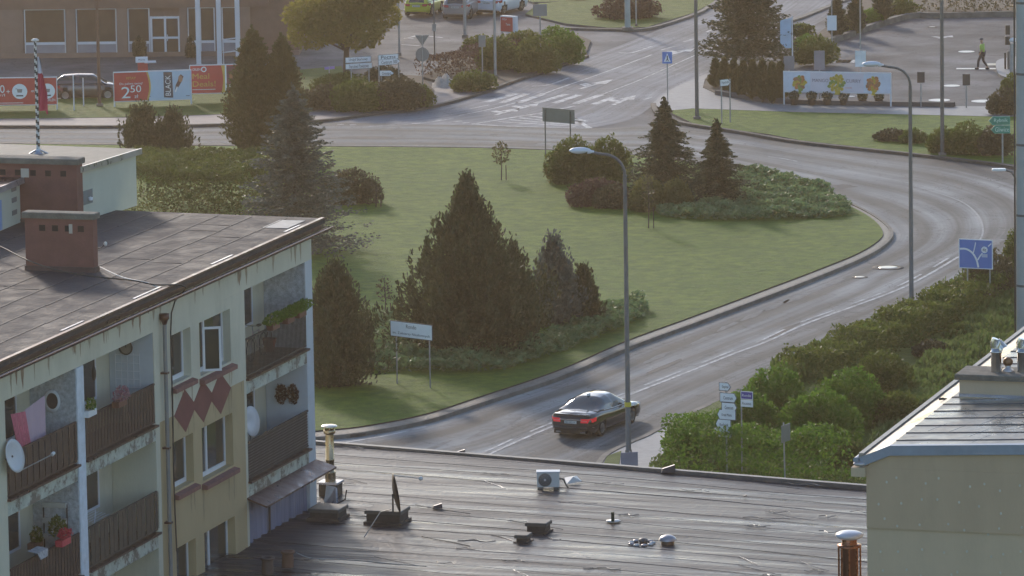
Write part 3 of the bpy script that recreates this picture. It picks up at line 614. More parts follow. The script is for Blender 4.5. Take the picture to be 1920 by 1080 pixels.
# ---------------------------------------------------------------- on the block roof
def on_roof(px, py): return G(px, py, HR+.05)
CHIM = M('chimney_red', (.20, .085, .068), .85, var=.13, scale=2, dirt=.35, dirtcol=(.13, .065, .055), bump=.2)
CAPM = M('chimney_cap', (.17, .155, .13), .9, var=.3, scale=3, bump=.4)
def chimney(px0, py0, px1, ytop, label, thick=.45, holes=4, capr=.07):
    P = on_roof(px0, py0); q = SC(px0, py0, HR); L = (px1-px0)/q/.958; hz = HT(P, ytop)-P.z
    t = thing('chimney', label, 'chimney', P, RZ-math.pi/2, 'rendered chimneys on the block roof')
    b = MB(); b.box(0, L, 0, thick, -.05, hz-.16, CHIM); b.box(-.03, L+.03, -.03, thick+.03, -.05, .12, M('chimney_foot', (.10, .06, .055), .8, var=.3, scale=3)); b.build('stack', t)
    b = MB(); b.bbox(-capr, L+capr, -capr, thick+capr, hz-.16, hz, CAPM, .02); b.build('cap', t)
    for i in range(holes): b = MB(); k_ = min(L, 2.4)/1.9; b.box(L-.25*k_-.17-i*.36*k_, L-.25*k_-i*.36*k_, -.008, -.001, hz-.5, hz-.34, M('vent_dark', (.03, .02, .02), .9)); b.build('vent_opening', t)
    b = MB()
    b.box(L*.65, L*.70, -.009, -.001, hz-.55, hz-.3, M('cream_paint2', (.5, .45, .38), .8)); b.build('paint_mark', t); return t, L, hz
chimney(49, 506, 179, 397, 'red brown rendered chimney nearest the eaves, with four small vent holes', .32)
chimney(-150, 413, 153, 291, 'wide red brown chimney wall behind the smaller one, below the flagpole', .45, 6)
def penthouse(pxa, pya, pxb, pyb, ytop_b, depth, label, door=False, roofm=None):
    # facade-parallel face runs from (pxa,pya) near to (pxb,pyb) far on the roof
    A = on_roof(pxa, pya); B = on_roof(pxb, pyb); dv = B-A; L = dv.length; hz = HT(B, ytop_b)-B.z
    t = thing('roof_cabin', label, 'roof cabin', B, math.atan2(dv.y, dv.x))
    b = MB(); b.box(-L, 0, 0, depth, -.05, hz-.06, M('cabin_plaster', (.53, .54, .45), .8, var=.06, scale=1, dirt=.3, dirtcol=(.3, .34, .32))); b.build('wall', t)
    b = MB(); b.box(-L-.15, .1, -.1, depth+.2, hz-.06, hz+.05, roofm or M('cabin_roof', (.15, .145, .125), .7, var=.2, scale=1.5, bump=.3)); b.box(-L-.17, .12, -.15, -.101, hz-.1, hz+.07, FLM); b.build('roof', t)
    return t, L, hz
t, L, hz = penthouse(150, 417, 257, 382, 283, 8, 'pale green stairwell cabin with grey roof at the far end of the block roof', roofm=None)
b = MB(); b.box(-L+.25, -L+.85, -.012, -.002, .45, .85, M('recess_grey', (.2, .22, .22), .8)); b.lathe([(.06, 0), (.07, .08), (.001, .1)], WHITE, (-L+.6, -.06, .55)); b.build('vent_recess', t)
t2, L2, hz2 = penthouse(-80, 470, 40, 418, 336, 4, 'pale green roof cabin with blue door at the left edge of the roof', roofm=BROWN)
b = MB(); u_ = -(40-9)/ (SC(40, 411, HR)*.28); b.box(u_-1.6, u_+.05, -.02, -.004, .05, hz2-.35, M('door_blue', (.22, .34, .55), .5, var=.1)); b.build('door', t2)
for zz in (.35, .75, 1.1):
    b = MB(); b.box(-.75, -.35, -.012, -.004, zz*hz2/1.4, zz*hz2/1.4+.14, M('grille_grey', (.2, .2, .2), .6)); b.build('vent_grille', t2)
# striped flagpole standing on the far cabin
Pf = G(72, 291, HR+hz+.05); th = HT(Pf, 77)-Pf.z
t = thing('flagpole', 'black and white spiral striped flagpole on the far roof cabin', 'flagpole', Pf, 0)
b = MB(); n = 64; sg = 12; BK = M('pole_black', (.03, .03, .03), .5); WT = M('pole_white', (.65, .64, .62), .5)
for i in range(n):
    z0, z1 = th*i/n, th*(i+1)/n
    for k in range(sg):
        a0, a1 = 2*math.pi*k/sg, 2*math.pi*(k+1)/sg; r0 = .055-.02*i/n; r1 = .055-.02*(i+1)/n
        ph = (k/sg+i/4.0) % 1
        b.raw([(r0*math.cos(a0), r0*math.sin(a0), z0), (r0*math.cos(a1), r0*math.sin(a1), z0), (r1*math.cos(a1), r1*math.sin(a1), z1), (r1*math.cos(a0), r1*math.sin(a0), z1)], [(0, 1, 2, 3)], BK if ph < .5 else WT)
b.build('pole', t)
b = MB(); b.lathe([(.001, 0), (.1, .0), (.12, .03), (.06, .07), (.001, .08)], WT, (0, 0, th)); b.build('finial', t)
b = MB(); b.lathe([(.2, 0), (.17, .03), (.07, .12), (.06, .2)], M('bracket_metal', (.5, .5, .52), .3, .8)); b.tube([(-.28, 0, .02), (0, 0, .18), (.3, 0, .02)], .03, MATS['bracket_metal']); b.build('bracket', t)
FR = M('flag_red', (.48, .06, .10), .8, var=.15, scale=4, stretch=(6, 6, .6)); FW = M('flag_white', (.66, .66, .72), .8, var=.08)
fg = thing('flag', 'white and red flag hanging limp from the striped pole', 'flag', Pf, 0)
b = MB(); n = 26; V = []; zt, zb = th-.45, HT(Pf, 208)-Pf.z
for j in range(n+1):
    f = j/n; z = zt+(zb-zt)*f; wd = .04+.22*min(1, f*1.6)
    for i in range(9): s = i/8; V.append((.05+s*wd, .05*math.sin(s*9+f*3), z-(.10 if s > .8 else 0)*f))
for part, rng_ in (('white_stripe', range(0, 8)), ('red_stripe', range(8, n))):
    b = MB(); b.raw(V, [(j*9+i, j*9+i+1, (j+1)*9+i+1, (j+1)*9+i) for j in rng_ for i in range(8)], FW if part[0] == 'w' else FR, True); b.build(part, fg)
# small antenna on near chimney and white wire
Pa = on_roof(184, 505)
b = MB(); b.tube([(0, 0, .55), (.12, -.05, .6), (.2, -.1, .68)], .015, BK); b.ellip((.22, -.1, .7), (.05, .05, .06), WT, 8); b.build('security_camera', label='small white camera on a bracket at the near chimney corner', cat='camera', loc=Pa)
b = MB(); b.tube([tuple(p) for p in spline([tuple(G(186, 500, HR+.1)), tuple(G(230, 520, HR+.1)), tuple(G(275, 530, HR+.1)), tuple(G(310, 545, HR-.1))], 5)], .015, WT, seg=6); b.build('cable', label='thin white wire from the near chimney to the gutter', cat='cable')
# ================================================================ low flat roof building
ZL = 10.0
FELT = bpy.data.materials.new('wet_roof_felt'); FELT.use_nodes = True; MATS['wet_roof_felt'] = FELT
n = FELT.node_tree.nodes; l = FELT.node_tree.links; p = n['Principled BSDF']
tc = n.new('ShaderNodeTexCoord')
mp = n.new('ShaderNodeMapping'); mp.inputs['Scale'].default_value = (.10, 1.6, 1); l.new(tc.outputs['Object'], mp.inputs[0])
a = n.new('ShaderNodeTexNoise'); a.inputs['Scale'].default_value = 1.0; a.inputs['Detail'].default_value = 6; a.inputs['Roughness'].default_value = .65; l.new(mp.outputs[0], a.inputs['Vector'])
c = n.new('ShaderNodeTexNoise'); c.inputs['Scale'].default_value = .22; c.inputs['Detail'].default_value = 5; l.new(tc.outputs['Object'], c.inputs['Vector'])
def mrr(s, lo, hi, a0=.3, a1=.7):
    r = n.new('ShaderNodeMapRange'); r.inputs[1].default_value = a0; r.inputs[2].default_value = a1; r.inputs[3].default_value = lo; r.inputs[4].default_value = hi; l.new(s, r.inputs[0]); return r.outputs[0]
mx = n.new('ShaderNodeMix'); mx.data_type = 'RGBA'; mx.inputs[6].default_value = (.016, .019, .027, 1); mx.inputs[7].default_value = (.050, .055, .068, 1); l.new(mrr(a.outputs[0], 0, 1), mx.inputs[0]); l.new(mx.outputs[2], p.inputs['Base Color'])
l.new(mrr(a.outputs[0], .20, .60, .34, .60), p.inputs['Roughness']); p.inputs['Specular IOR Level'].default_value = .26
b1 = n.new('ShaderNodeBump'); b1.inputs['Strength'].default_value = .55; b1.inputs['Distance'].default_value = .06; l.new(a.outputs[0], b1.inputs['Height'])
d = n.new('ShaderNodeTexNoise'); d.inputs['Scale'].default_value = 3.0; d.inputs['Detail'].default_value = 5; d.inputs['Distortion'].default_value = 1.5; l.new(tc.outputs['Object'], d.inputs['Vector'])
b2 = n.new('ShaderNodeBump'); b2.inputs['Strength'].default_value = .5; b2.inputs['Distance'].default_value = .035; l.new(d.outputs[0], b2.inputs['Height']); l.new(b1.outputs[0], b2.inputs['Normal']); l.new(b2.outputs[0], p.inputs['Normal'])
LB = G(600, 836, ZL); LRz = RZ-math.pi/2
low = thing('low_building', 'low building with wide dark wet felt roof between the block and the beige building', 'building', (LB.x, LB.y, 0), LRz)
def LL(px, py, z=ZL):     # pixel -> local x,y of low building
    q = G(px, py, z)-LB; c, s = math.cos(-LRz), math.sin(-LRz); return (q.x*c-q.y*s, q.x*s+q.y*c)
fx0, fy0 = LL(560, 832); fx1, fy1 = LL(1640, 920); print('low roof', fx0, fy0, fx1, fy1, LL(900, 1080))
yf = 0.0; X0, X1, Y0 = -6.5, fx1+2.5, -34.0
sl_ = (fy1-0)/(fx1)
b = MB(); b.raw([(X0, Y0, 0), (X1, Y0, 0), (X1, sl_*X1, 0), (X0, sl_*X0, 0)]+[(X0, Y0, ZL-.1), (X1, Y0, ZL-.1), (X1, sl_*X1, ZL-.1), (X0, sl_*X0, ZL-.1)], [(0, 1, 5, 4), (1, 2, 6, 5), (2, 3, 7, 6), (3, 0, 4, 7)], M('grey_render', (.3, .29, .27), .8)); b.build('wall', low)
b = MB(); nx, ny = 90, 110; V = []
for j in range(ny+1):
    for i in range(nx+1):
        x = X0-.2+(X1+.4-X0)*i/nx; ye = sl_*x+.3; y = Y0+(ye-Y0)*j/ny
        dpt = ye-y; rid = .006*max(0, 1-abs(((dpt+.12*math.sin(x*.35)) % 1.0)-.5)/.07)
        V.append((x, y, ZL+rid+.03*math.sin(x*.31+y*.17)+.02*math.sin(y*.9+x*.1)))
b.raw(V, [(j*(nx+1)+i, j*(nx+1)+i+1, (j+1)*(nx+1)+i+1, (j+1)*(nx+1)+i) for j in range(ny) for i in range(nx)], FELT, True)
# raised lap seams and wrinkles, real ridges that catch the light
SEAM = M('felt_ridge', (.10, .10, .11), .22, var=.4, scale=4, spec=.9)
for s in range(26):
    dpt = .55+s*1.0; P = []
    for i in range(56):
        x = X0+(X1-X0)*i/55; P.append((x, sl_*x+.3-dpt+.07*math.sin(x*.6+s*2)+random.uniform(-.03, .03), ZL+.018+.03*math.sin(x*.31+(sl_*x-dpt)*.17)))
    b.tube(P, .005+.005*random.random(), SEAM, seg=5, cap=False)
for s in range(110):
    x = random.uniform(X0+3, X1-1); dpt = random.randint(0, 24)+.55; y = sl_*x+.3-dpt; ln = random.uniform(.4, 1.3)
    if random.random() < .35: P = [(x+ln*t*1.6*random.uniform(.9, 1.1), y-t*.95+random.uniform(-.05, .05), ZL+.045) for t in (0, .3, .6, 1)]
    else: P = [(x+ln*t+random.uniform(-.05, .05), y+.12*math.sin(t*9+s), ZL+.045) for t in np.linspace(0, 1, 9)]
    b.tube(P, random.uniform(.006, .012), SEAM, seg=5)
lroof = b.build('roof', low)
b = MB(); b.raw([(X0, sl_*X0+.18, ZL-.05), (X1, sl_*X1+.18, ZL-.05), (X1, sl_*X1+.38, ZL-.05), (X0, sl_*X0+.38, ZL-.05), (X0, sl_*X0+.18, ZL+.09), (X1, sl_*X1+.18, ZL+.09), (X1, sl_*X1+.38, ZL+.09), (X0, sl_*X0+.38, ZL+.09)], [(0, 1, 5, 4), (1, 2, 6, 5), (2, 3, 7, 6), (3, 0, 4, 7), (4, 5, 6, 7)], M('roof_edge', (.16, .15, .145), .5, var=.3, scale=2)); b.build('roof_edging', low)
# ================================================================ beige building on the right
ZB = 16.0
RC = G(1625, 853, ZB); BR = WI*-1
right = thing('beige_building', 'beige rendered building with pale wet roof and blue grey edge flashing in the lower right', 'building', (RC.x, RC.y, 0), RZ-math.pi/2)
RBE = M('render_beige', (.47, .355, .245), .85, var=.07, scale=.7, dirt=.45, dirtcol=(.30, .25, .18), stretch=(1, 1, .3), bump=.1)
RBE2 = M('render_beige_light', (.52, .41, .29), .85, var=.07, scale=.7, dirt=.45, dirtcol=(.35, .30, .22), stretch=(1, 1, .3), bump=.1)
RROOF = M('pale_roof', (.15, .135, .115), .34, var=.25, scale=.7, bump=.45, bscale=3.5, rvar=.14)
BLUEF = M('flashing_blue', (.24, .29, .38), .45, .3, var=.12, scale=2)
zs = 16.0-(1000-850)/SC(1640, 985, 16.0)/.985
def RW(px, py):    # pixel -> x along front wall, z
    d = ray(px, py); nrm = U; t_ = (Vector((RC.x, RC.y, 0))-CAM).dot(nrm)/d.dot(nrm); q = CAM+d*t_; return (q-RC).dot(BR), q.z
_, zs = RW(1640, 990); x2, z2 = RW(1670, 836); x3, z3 = RW(1920, 838)
print('right', x2, z2, x3, z3, zs)
XW = 16; DW = 24
b = MB(); b.box(0, XW, 0, DW, 0, zs, RBE2); b.box(.0, XW, -.05, DW, zs+.002, ZB-.3, RBE)
b.raw([(0, -.05, ZB-.298), (XW, -.05, ZB-.298), (XW, -.05, z3+.55), (x2, -.05, z2), (0, DW, ZB-.298), (XW, DW, ZB-.298), (XW, DW, z3+.55), (x2, DW, z2)], [(0, 1, 2, 3), (4, 7, 6, 5)], RBE)
for i in range(50):
    r_, c_ = divmod(i, 9); x = .45+c_*.48+random.uniform(-.2, .2); z = ZB-.55-r_*.55+random.uniform(-.13, .13)-c_*.01
    if x < 4: b.raw([(x+.028*math.cos(k), -.054, z+.035*math.sin(k)) for k in np.linspace(0, 2*math.pi, 9)[:-1]], [tuple(range(8))], M('filler_dot', (.52, .5, .43), .8, var=.25, scale=8))
b.build('wall', right)
zrf = z3+.08
b = MB(); T0 = (-.12, -.12, ZB-.02); V = [(-.12, -.12, ZB-.02), (x2, -.12, z2+.02), (XW, -.12, z3+.62), (-.12, DW, ZB-.02), (x2, DW, z2+.02), (XW, DW, z3+.62)]
b.raw(V, [(0, 1, 4, 3), (1, 2, 5, 4)], RROOF, False); rr = b.build('roof', right)
b = MB()
for s in range(22):
    y = .6+s*1.0; b.tube([(x, y+random.uniform(-.03, .03), z2+.03+(z3+.6-z2)*(x-x2)/(XW-x2)) for x in np.linspace(x2, XW, 18)], .014, SEAM, seg=5)
for s in range(26):
    x = random.uniform(x2+.3, 5); y = random.uniform(.2, 9); zz = z2+.035+(z3+.6-z2)*(x-x2)/(XW-x2); b.tube([(x, y, zz-.02), (x+.25, y+1.0, zz-.01)], .012, SEAM, seg=5)
b.build('lap_seam', rr)
b = MB()
for a_, c_ in (((-.14, ZB-.04), (x2, z2+.03)), ((x2, z2+.03), (XW, z3+.64))):
    b.raw([(a_[0], -.15, a_[1]-.24), (c_[0], -.15, c_[1]-.24), (c_[0], -.15, c_[1]), (a_[0], -.15, a_[1]), (a_[0], .05, a_[1]), (c_[0], .05, c_[1]), (a_[0], -.06, a_[1]-.26), (c_[0], -.06, c_[1]-.26)], [(0, 1, 2, 3), (3, 2, 5, 4), (6, 7, 1, 0)], BLUEF)
b.build('edge_flashing', right)
b = MB(); b.box(-.17, -.05, -.1, DW, ZB-.14, ZB+.06, M('roof_rim', (.30, .28, .25), .5, .2, var=.3, scale=3)); b.tube([(-.22, -.2, ZB-.1), (-.22, DW, ZB-.1)], .07, BLUEF); b.build('gutter', right)
b = MB(); b.box(-.34, .0, -.2, .5, ZB-.5, ZB-.28, RBE2); b.ellip((-.15, -.1, ZB-.2), (.16, .12, .07), FLM, 10); b.build('eaves_corner', right)
cc, cs = math.cos(-(RZ-math.pi/2)), math.sin(-(RZ-math.pi/2))
def RL(px, py, z):
    q = G(px, py, z)-RC; return (q.x*cc-q.y*cs, q.x*cs+q.y*cc)
zc0 = 16.35; cx, cy = RL(1799, 742, zc0); P = right.matrix_basis @ Vector((cx, cy, zc0))
ct = thing('roof_shaft', 'low beige ventilation shaft with dark cap on the right building roof', 'chimney', P, RZ-math.pi/2)
b = MB(); b.box(0, 6, 0, 1.1, -.3, .42, RBE2); b.box(-.01, 6, -.012, -.001, -.02, .06, M('metal_strip', (.5, .52, .6), .2, .9)); b.build('wall', ct)
b = MB(); b.bbox(-.1, 6.1, -.12, 1.2, .42, .56, CAPM, .02); b.build('cap', ct)
CHR = M('stainless', (.62, .60, .56), .16, 1.0, var=.15, scale=3, rvar=.08)
for i, (px, pt, lab) in enumerate(((1868, 640, 'shiny steel flue with two cowls, left one on the ventilation shaft'), (1917, 640, 'shiny steel flue cut by the right photo edge, on the ventilation shaft'))):
    Pq = G(px, 697, zc0+.56); ft = thing('steel_flue', lab, 'flue', Pq, RZ-math.pi/2, 'steel flues on the ventilation shaft')
    b = MB(); b.lathe([(.13, 0), (.13, .48), (.15, .49), (.15, .52), (.13, .53), (.13, .6), (.001, .6)], CHR, (0, 0, 0)); b.build('pipe', ft)
    b = MB(); b.tube([(-.04, 0, .55), (-.06, 0, .72), (-.02, 0, .84)], [.1, .1, .09], CHR); b.tube([(.05, 0, .5), (.14, 0, .76), (.2, 0, .62)], [.09, .11, .1], CHR); b.build('cowl', ft)
Pq = G(1890, 696, zc0+.56); b = MB(); b.lathe([(.14, 0), (.14, .05), (.08, .08), (.08, .16)], FLM); b.ellip((0, 0, .24), (.13, .13, .12), M('rusty_ball', (.22, .12, .07), .35, .7), 12); b.build('roof_vent', label='small round rusty vent between the two steel flues', cat='roof vent', loc=Pq)
b = MB(); b.tube([(-.1, 0, .05), (0, 0, .06), (.12, .02, .03)], .03, BK); b.build('roof_bolt', label='small dark stub on the pale roof slope near its left edge', cat='pipe stub', loc=G(1768, 752, 16.15))
# ================================================================ vegetation
BARK = M('bark', (.07, .05, .038), .9, var=.3, scale=3)
LM = {
 'spruce': leafmat('needles_dark', (.038, .050, .026), (.075, .088, .042), .28),
 'blue': leafmat('needles_blue', (.075, .088, .070), (.155, .17, .145), .25),
 'pine': leafmat('needles_pine', (.036, .046, .018), (.080, .088, .034), .28),
 'thuja': leafmat('thuja', (.065, .070, .022), (.115, .105, .034), .4),
 'green': leafmat('leaf_green', (.085, .17, .018), (.15, .26, .034), .5, .8),
 'olive': leafmat('leaf_olive', (.085, .115, .022), (.15, .18, .036), .5, .8),
 'yellow': leafmat('leaf_yellow', (.11, .12, .035), (.17, .165, .05), .45, 1.5),
 'red': leafmat('leaf_red', (.085, .042, .036), (.12, .07, .055), .35, 1.5),
 'brown': leafmat('leaf_brown', (.070, .064, .034), (.115, .10, .048), .3, 1.2),
 'juniper': leafmat('juniper', (.12, .19, .07), (.23, .32, .145), .4, 1.5),
 'autumn': leafmat('leaf_amber', (.17, .16, .03), (.27, .24, .05), .6, .6),
 'hedge': leafmat('hedge_leaf', (.080, .105, .020), (.13, .155, .030), .4, 1.0),
 'turf': leafmat('turf_blades', (.075, .175, .014), (.125, .225, .024), .5, .35),
 'weed': leafmat('weed', (.10, .155, .035), (.17, .22, .065), .45, 1.5)}
def trunk(h, r, parent, lean=0):
    MB().tube([(0, 0, -.1), (lean*.3, 0, h*.35), (lean, .02, h*.7), (lean, 0, h)], [r, r*.8, r*.45, r*.12], BARK, 8).build('trunk', parent)
def conifer(name, px, py, ytop, wpx, label, mat='spruce', style='spruce', dens=1.0, group=None, pw=.85, cat='tree', base=.04, nsz=1.0):
    P = G(px, py, .15); h = HT(P, ytop)-.15; s = SC(px, py); r = wpx/2/s
    t = thing(name, label, cat, P, random.uniform(0, 6), group); trunk(h*.97, max(.06, h*.016), t)
    nb = int(34*h*dens); k = 11; z = h*(base+(.985-base)*np.sort(rng.random(nb))**1.0); tt = (z/h-base)/(1-base)
    ln = r*np.clip(1-tt, .0, 1)**pw*rng.choice([.6, .75, .9, 1.0, 1.18], nb)*rng.uniform(.92, 1.08, nb)+.06
    if style == 'pine': ln *= (1+.18*np.sin(np.arange(nb)*.9)); ln *= np.clip(tt*6+.6, 0, 1)
    if style == 'fir': ln *= .8+.28*(np.sin(z*2*math.pi/.62) > 0)
    if style == 'column': ln = r*np.clip(1-tt**1.7, 0.02, 1)**.8*rng.uniform(.72, 1.08, nb)*np.clip(tt*5+.75, 0, 1)
    az = np.arange(nb)*2.39996+rng.normal(0, .25, nb); ca, sa = np.cos(az), np.sin(az)
    Ps = []; Ds = []; Ls = []
    for j in range(k):
        f = .12+.88*j/(k-1); rr = ln*f
        if style == 'spruce': dz = -.22*rr+.16*ln*f**3
        elif style == 'fir': dz = -.05*rr-.10*ln*f**2
        elif style == 'pine': dz = .18*rr+.30*ln*f**2.5
        else: dz = .9*rr*.6
        c = np.stack([ca*rr, sa*rr, z+dz-(.3*ln if style == 'pine' else 0)], 1)
        for q in range(int(max(2, round(5*(.5+f))))):
            spread = (.04+.12*ln*(1-f*.78))[:, None]
            o = rng.normal(size=(nb, 3))*spread*np.array([1, 1, .38 if style != 'pine' else .6])
            d = np.stack([ca, sa, np.full(nb, {'spruce': .05, 'fir': .0, 'pine': .85, 'column': 1.6}[style])], 1)+rng.normal(size=(nb, 3))*.55
            if style in ('spruce', 'fir'): d[:, 2] *= .4
            Ps.append(c+o); Ds.append(d); Ls.append(rng.uniform(.14, .30, nb)*nsz*(1.15-.4*f))
    if style == 'pine':
        tipz = z+.48*ln-.3*ln; lt = ln[:, None]
        for q in range(16):
            o = rng.normal(size=(nb, 3))*np.array([.07, .07, .20])+np.array([0, 0, .20])
            Ps.append(np.stack([ca*ln, sa*ln, tipz], 1)+o); Ds.append(np.stack([ca*.25, sa*.25, np.ones(nb)], 1)+rng.normal(size=(nb, 3))*.35); Ls.append(rng.uniform(.16, .28, nb)*nsz)
    m_ = 60; Ps.append(np.stack([rng.normal(0, .05, m_), rng.normal(0, .05, m_), h*rng.uniform(.93, 1.03, m_)], 1)); Ds.append(np.stack([rng.normal(0, .4, m_), rng.normal(0, .4, m_), np.ones(m_)], 1)); Ls.append(rng.uniform(.12, .22, m_))
    Pt = np.concatenate(Ps); D = np.concatenate(Ds); L = np.concatenate(Ls); ok = Pt[:, 2] > .02; Pt, D, L = Pt[ok], D[ok], L[ok]
    fastmesh('crown', leaves(Pt, D, L, L*.42), len(Pt), LM[mat], t); return t
def ellip_pts(E, n, shell=.75):
    vol = np.array([e[3]*e[4]+e[4]*e[5]+e[3]*e[5] for e in E]); cnt = (n*vol/vol.sum()).astype(int); out = []; D = []
    for e, c in zip(E, cnt):
        d = unit(rng.normal(size=(c, 3))); rad = np.where(rng.random(c) < shell, rng.uniform(.82, 1.08, c), rng.random(c)**.5*.9)
        ph = np.sin(d[:, 0]*7+e[0]*3)*np.sin(d[:, 1]*6+e[1]*2)*np.sin(d[:, 2]*7+e[2]); rad = rad*(1+.16*ph)
        p = np.array(e[:3])+d*rad[:, None]*np.array(e[3:6]); out.append(p); D.append(d)
    return np.concatenate(out), np.concatenate(D)
def bush_mesh(name, E, n, sz, mat, parent=None, up=.4, **kw):
    P, d = ellip_pts(E, n); ok = P[:, 2] > 0.0; P, d = P[ok], d[ok]
    D = d*.6+rng.normal(size=P.shape)*.7+np.array([0, 0, up]); L = rng.uniform(.6, 1.4, len(P))*sz
    return fastmesh(name, leaves(P, D, L, L*.55), len(P), LM[mat], parent, **kw)
def shrub(px, py, wpx, hpx, label, mat='green', lobes=4, sz=.16, dens=1.0, cat='shrub', name='shrub', group=None, depth=.8, up=.4):
    # px,py centre bottom in the photo; wpx wide, hpx tall
    P = G(px, py, .14); s = SC(px, py); rx = wpx/2/s; h = hpx/s/.99
    E = [(0, rx*depth*.3, h*.45, rx*.72, rx*depth*.7, h*.52)]
    for i in range(lobes):
        a = 2*math.pi*i/lobes+random.uniform(-.4, .4); q = random.uniform(.5, .8)
        E.append((math.cos(a)*rx*.6, math.sin(a)*rx*depth*.5+rx*depth*.2, h*q*.5, rx*.42, rx*depth*.4, h*q*.55))
    n = int(900*dens*(rx*rx*depth+rx*h*2)*(.16/sz)**2)+200; n = min(n, 26000)
    return bush_mesh(name, E, n, sz, mat, None, up, loc=P, rz=0, label=label, cat=cat, group=group)
def hedge(px, half, h, label, mat='hedge', sz=.15, dens=1.0, name='hedge', cat='hedge', top_noise=.12, n_=5):
    Pp = [Vector((p.x, p.y)) for p in (G(*q) for q in spline(px, n_))]; O = Pp[0]; L = [(c-a).length for a, c in zip(Pp, Pp[1:])]; T = sum(L)
    n = int(T*(2*h+2*half)*130*dens*(.15/sz)**2); s = rng.random(n)*T; cum = np.cumsum([0]+L); idx = np.clip(np.searchsorted(cum, s)-1, 0, len(L)-1)
    A = np.array([tuple(p) for p in Pp]); dd = A[idx+1]-A[idx]; f = ((s-cum[idx])/np.array(L)[idx])[:, None]; c = A[idx]+dd*f; nr = unit(np.stack([-dd[:, 1], dd[:, 0]], 1))
    face = rng.random(n); top = face < half*2/(2*half+2*h); hh = h*(1+top_noise*np.sin(s*1.7)*np.sin(s*.63+1)+top_noise*.5*rng.normal(size=n)*.5)
    lat = np.where(top, rng.uniform(-1, 1, n), np.sign(rng.random(n)-.5)*rng.uniform(.82, 1.06, n))*half; z = np.where(top, hh*rng.uniform(.9, 1.05, n), hh*rng.random(n))
    inner = rng.random(n) < .2; lat = np.where(inner, rng.uniform(-.8, .8, n)*half, lat)
    P = np.stack([c[:, 0]-O.x+nr[:, 0]*lat, c[:, 1]-O.y+nr[:, 1]*lat, z], 1); D = rng.normal(size=P.shape)+np.array([0, 0, .5]); Ls = rng.uniform(.6, 1.4, n)*sz
    return fastmesh(name, leaves(P, D, Ls, Ls*.55), n, LM[mat], None, loc=(O.x, O.y, .12), label=label, cat=cat)
def inpoly(x, y, P):
    r = np.zeros(len(x), bool); n = len(P)
    for i in range(n):
        x0, y0 = P[i]; x1, y1 = P[(i+1) % n]; c = ((y0 > y) != (y1 > y)) & (x < (x1-x0)*(y-y0)/(y1-y0+1e-12)+x0); r ^= c
    return r
def cover(px, h, label, mat='juniper', dens=60, sz=.28, name='ground_cover', kind='stuff', up=.5, bump=1.0):
    Q = [(p.x, p.y) for p in (G(*q) for q in spline(px, 5, True))]; A = np.array(Q); lo, hi = A.min(0), A.max(0); O = (lo+hi)/2
    n = int(dens*np.prod(hi-lo)); x = rng.uniform(lo[0], hi[0], n); y = rng.uniform(lo[1], hi[1], n); ok = inpoly(x, y, Q); x, y = x[ok], y[ok]; n = len(x)
    hm = h*(.55+.35*np.sin(x*1.9+1.3*np.sin(y*.9))*np.sin(y*1.3+x*.4)*bump+.12*np.sin(x*4.1)*np.sin(y*3.3)); z = hm*(1-rng.random(n)**2.2*.9)
    az = rng.random(n)*6.283; D = np.stack([np.cos(az), np.sin(az), np.full(n, up)+rng.normal(0, .25, n)], 1); L = rng.uniform(.6, 1.4, n)*sz
    return fastmesh(name, leaves(np.stack([x-O[0], y-O[1], z+.03], 1), D, L, L*.4), n, LM[mat], None, loc=(O[0], O[1], .16), label=label, cat='ground cover', kind=kind)
# --- island
conifer('pine_tree', 880, 662, 342, 315, 'broad dark pine in the middle of the island, the tallest beside the name sign', 'pine', 'pine', 3.0, pw=1.15, nsz=1.1)
conifer('pine_tree', 632, 722, 505, 172, 'dark bushy pine right behind the corner of the apartment block', 'pine', 'pine', 2.2, pw=.8)
conifer('spruce_tree', 1040, 612, 458, 110, 'small blue grey spruce to the right of the big dark pine', 'blue', 'pine', 1.5, pw=.7)
conifer('pine_tree', 1095, 605, 516, 70, 'little dark pine at the right end of the juniper bed', 'pine', 'pine', 1.5, pw=.8)
conifer('pine_tree', 965, 640, 470, 90, 'narrow dark pine leaning against the right side of the big pine', 'pine', 'pine', 1.5, pw=.8)
conifer('spruce_tree', 1248, 372, 188, 205, 'layered dark spruce, the taller of the pair by the hatched marking', 'spruce', 'fir', 2.0, pw=1.1, nsz=.9)
conifer('spruce_tree', 1345, 385, 228, 158, 'layered dark spruce, the shorter of the pair, nearer the juniper carpet', 'spruce', 'fir', 2.0, pw=1.1, nsz=.9)
conifer('spruce_tree', 556, 470, 165, 285, 'tall silvery blue spruce behind the end of the block roof', 'blue', 'spruce', 1.8, pw=.85, base=.03)
conifer('columnar_conifer', 478, 300, 54, 122, 'tall brownish columnar conifer in front of the meal banner', 'thuja', 'column', 1.8, group='columnar conifers')
conifer('columnar_conifer', 533, 300, 68, 100, 'slimmer columnar conifer just right of the tallest one', 'thuja', 'column', 1.8, group='columnar conifers')
conifer('young_conifer', 268, 292, 208, 84, 'broad young dark conifer at the left end of the long hedge', 'pine', 'pine', 1.5, pw=.5)
conifer('young_conifer', 325, 293, 216, 72, 'pointed young dark conifer between the broad one and the hedge', 'pine', 'pine', 1.5, pw=.65)
hedge([(255, 398), (360, 400), (480, 402)], 2.2, 2.25, 'long clipped olive hedge behind the block roof', 'hedge', .16, 2.0)
hedge([(248, 330), (360, 326), (490, 330)], 2.2, 1.0, 'lower olive hedge row behind the clipped hedge', 'hedge', .16, 1.9)
hedge([(480, 402), (520, 400)], 1.5, 1.9, 'short hedge end touching the blue spruce', 'hedge', .16, 1.9)
shrub(660, 384, 118, 66, 'low round dark shrub beside the silvery spruce', 'brown', 4, .15)
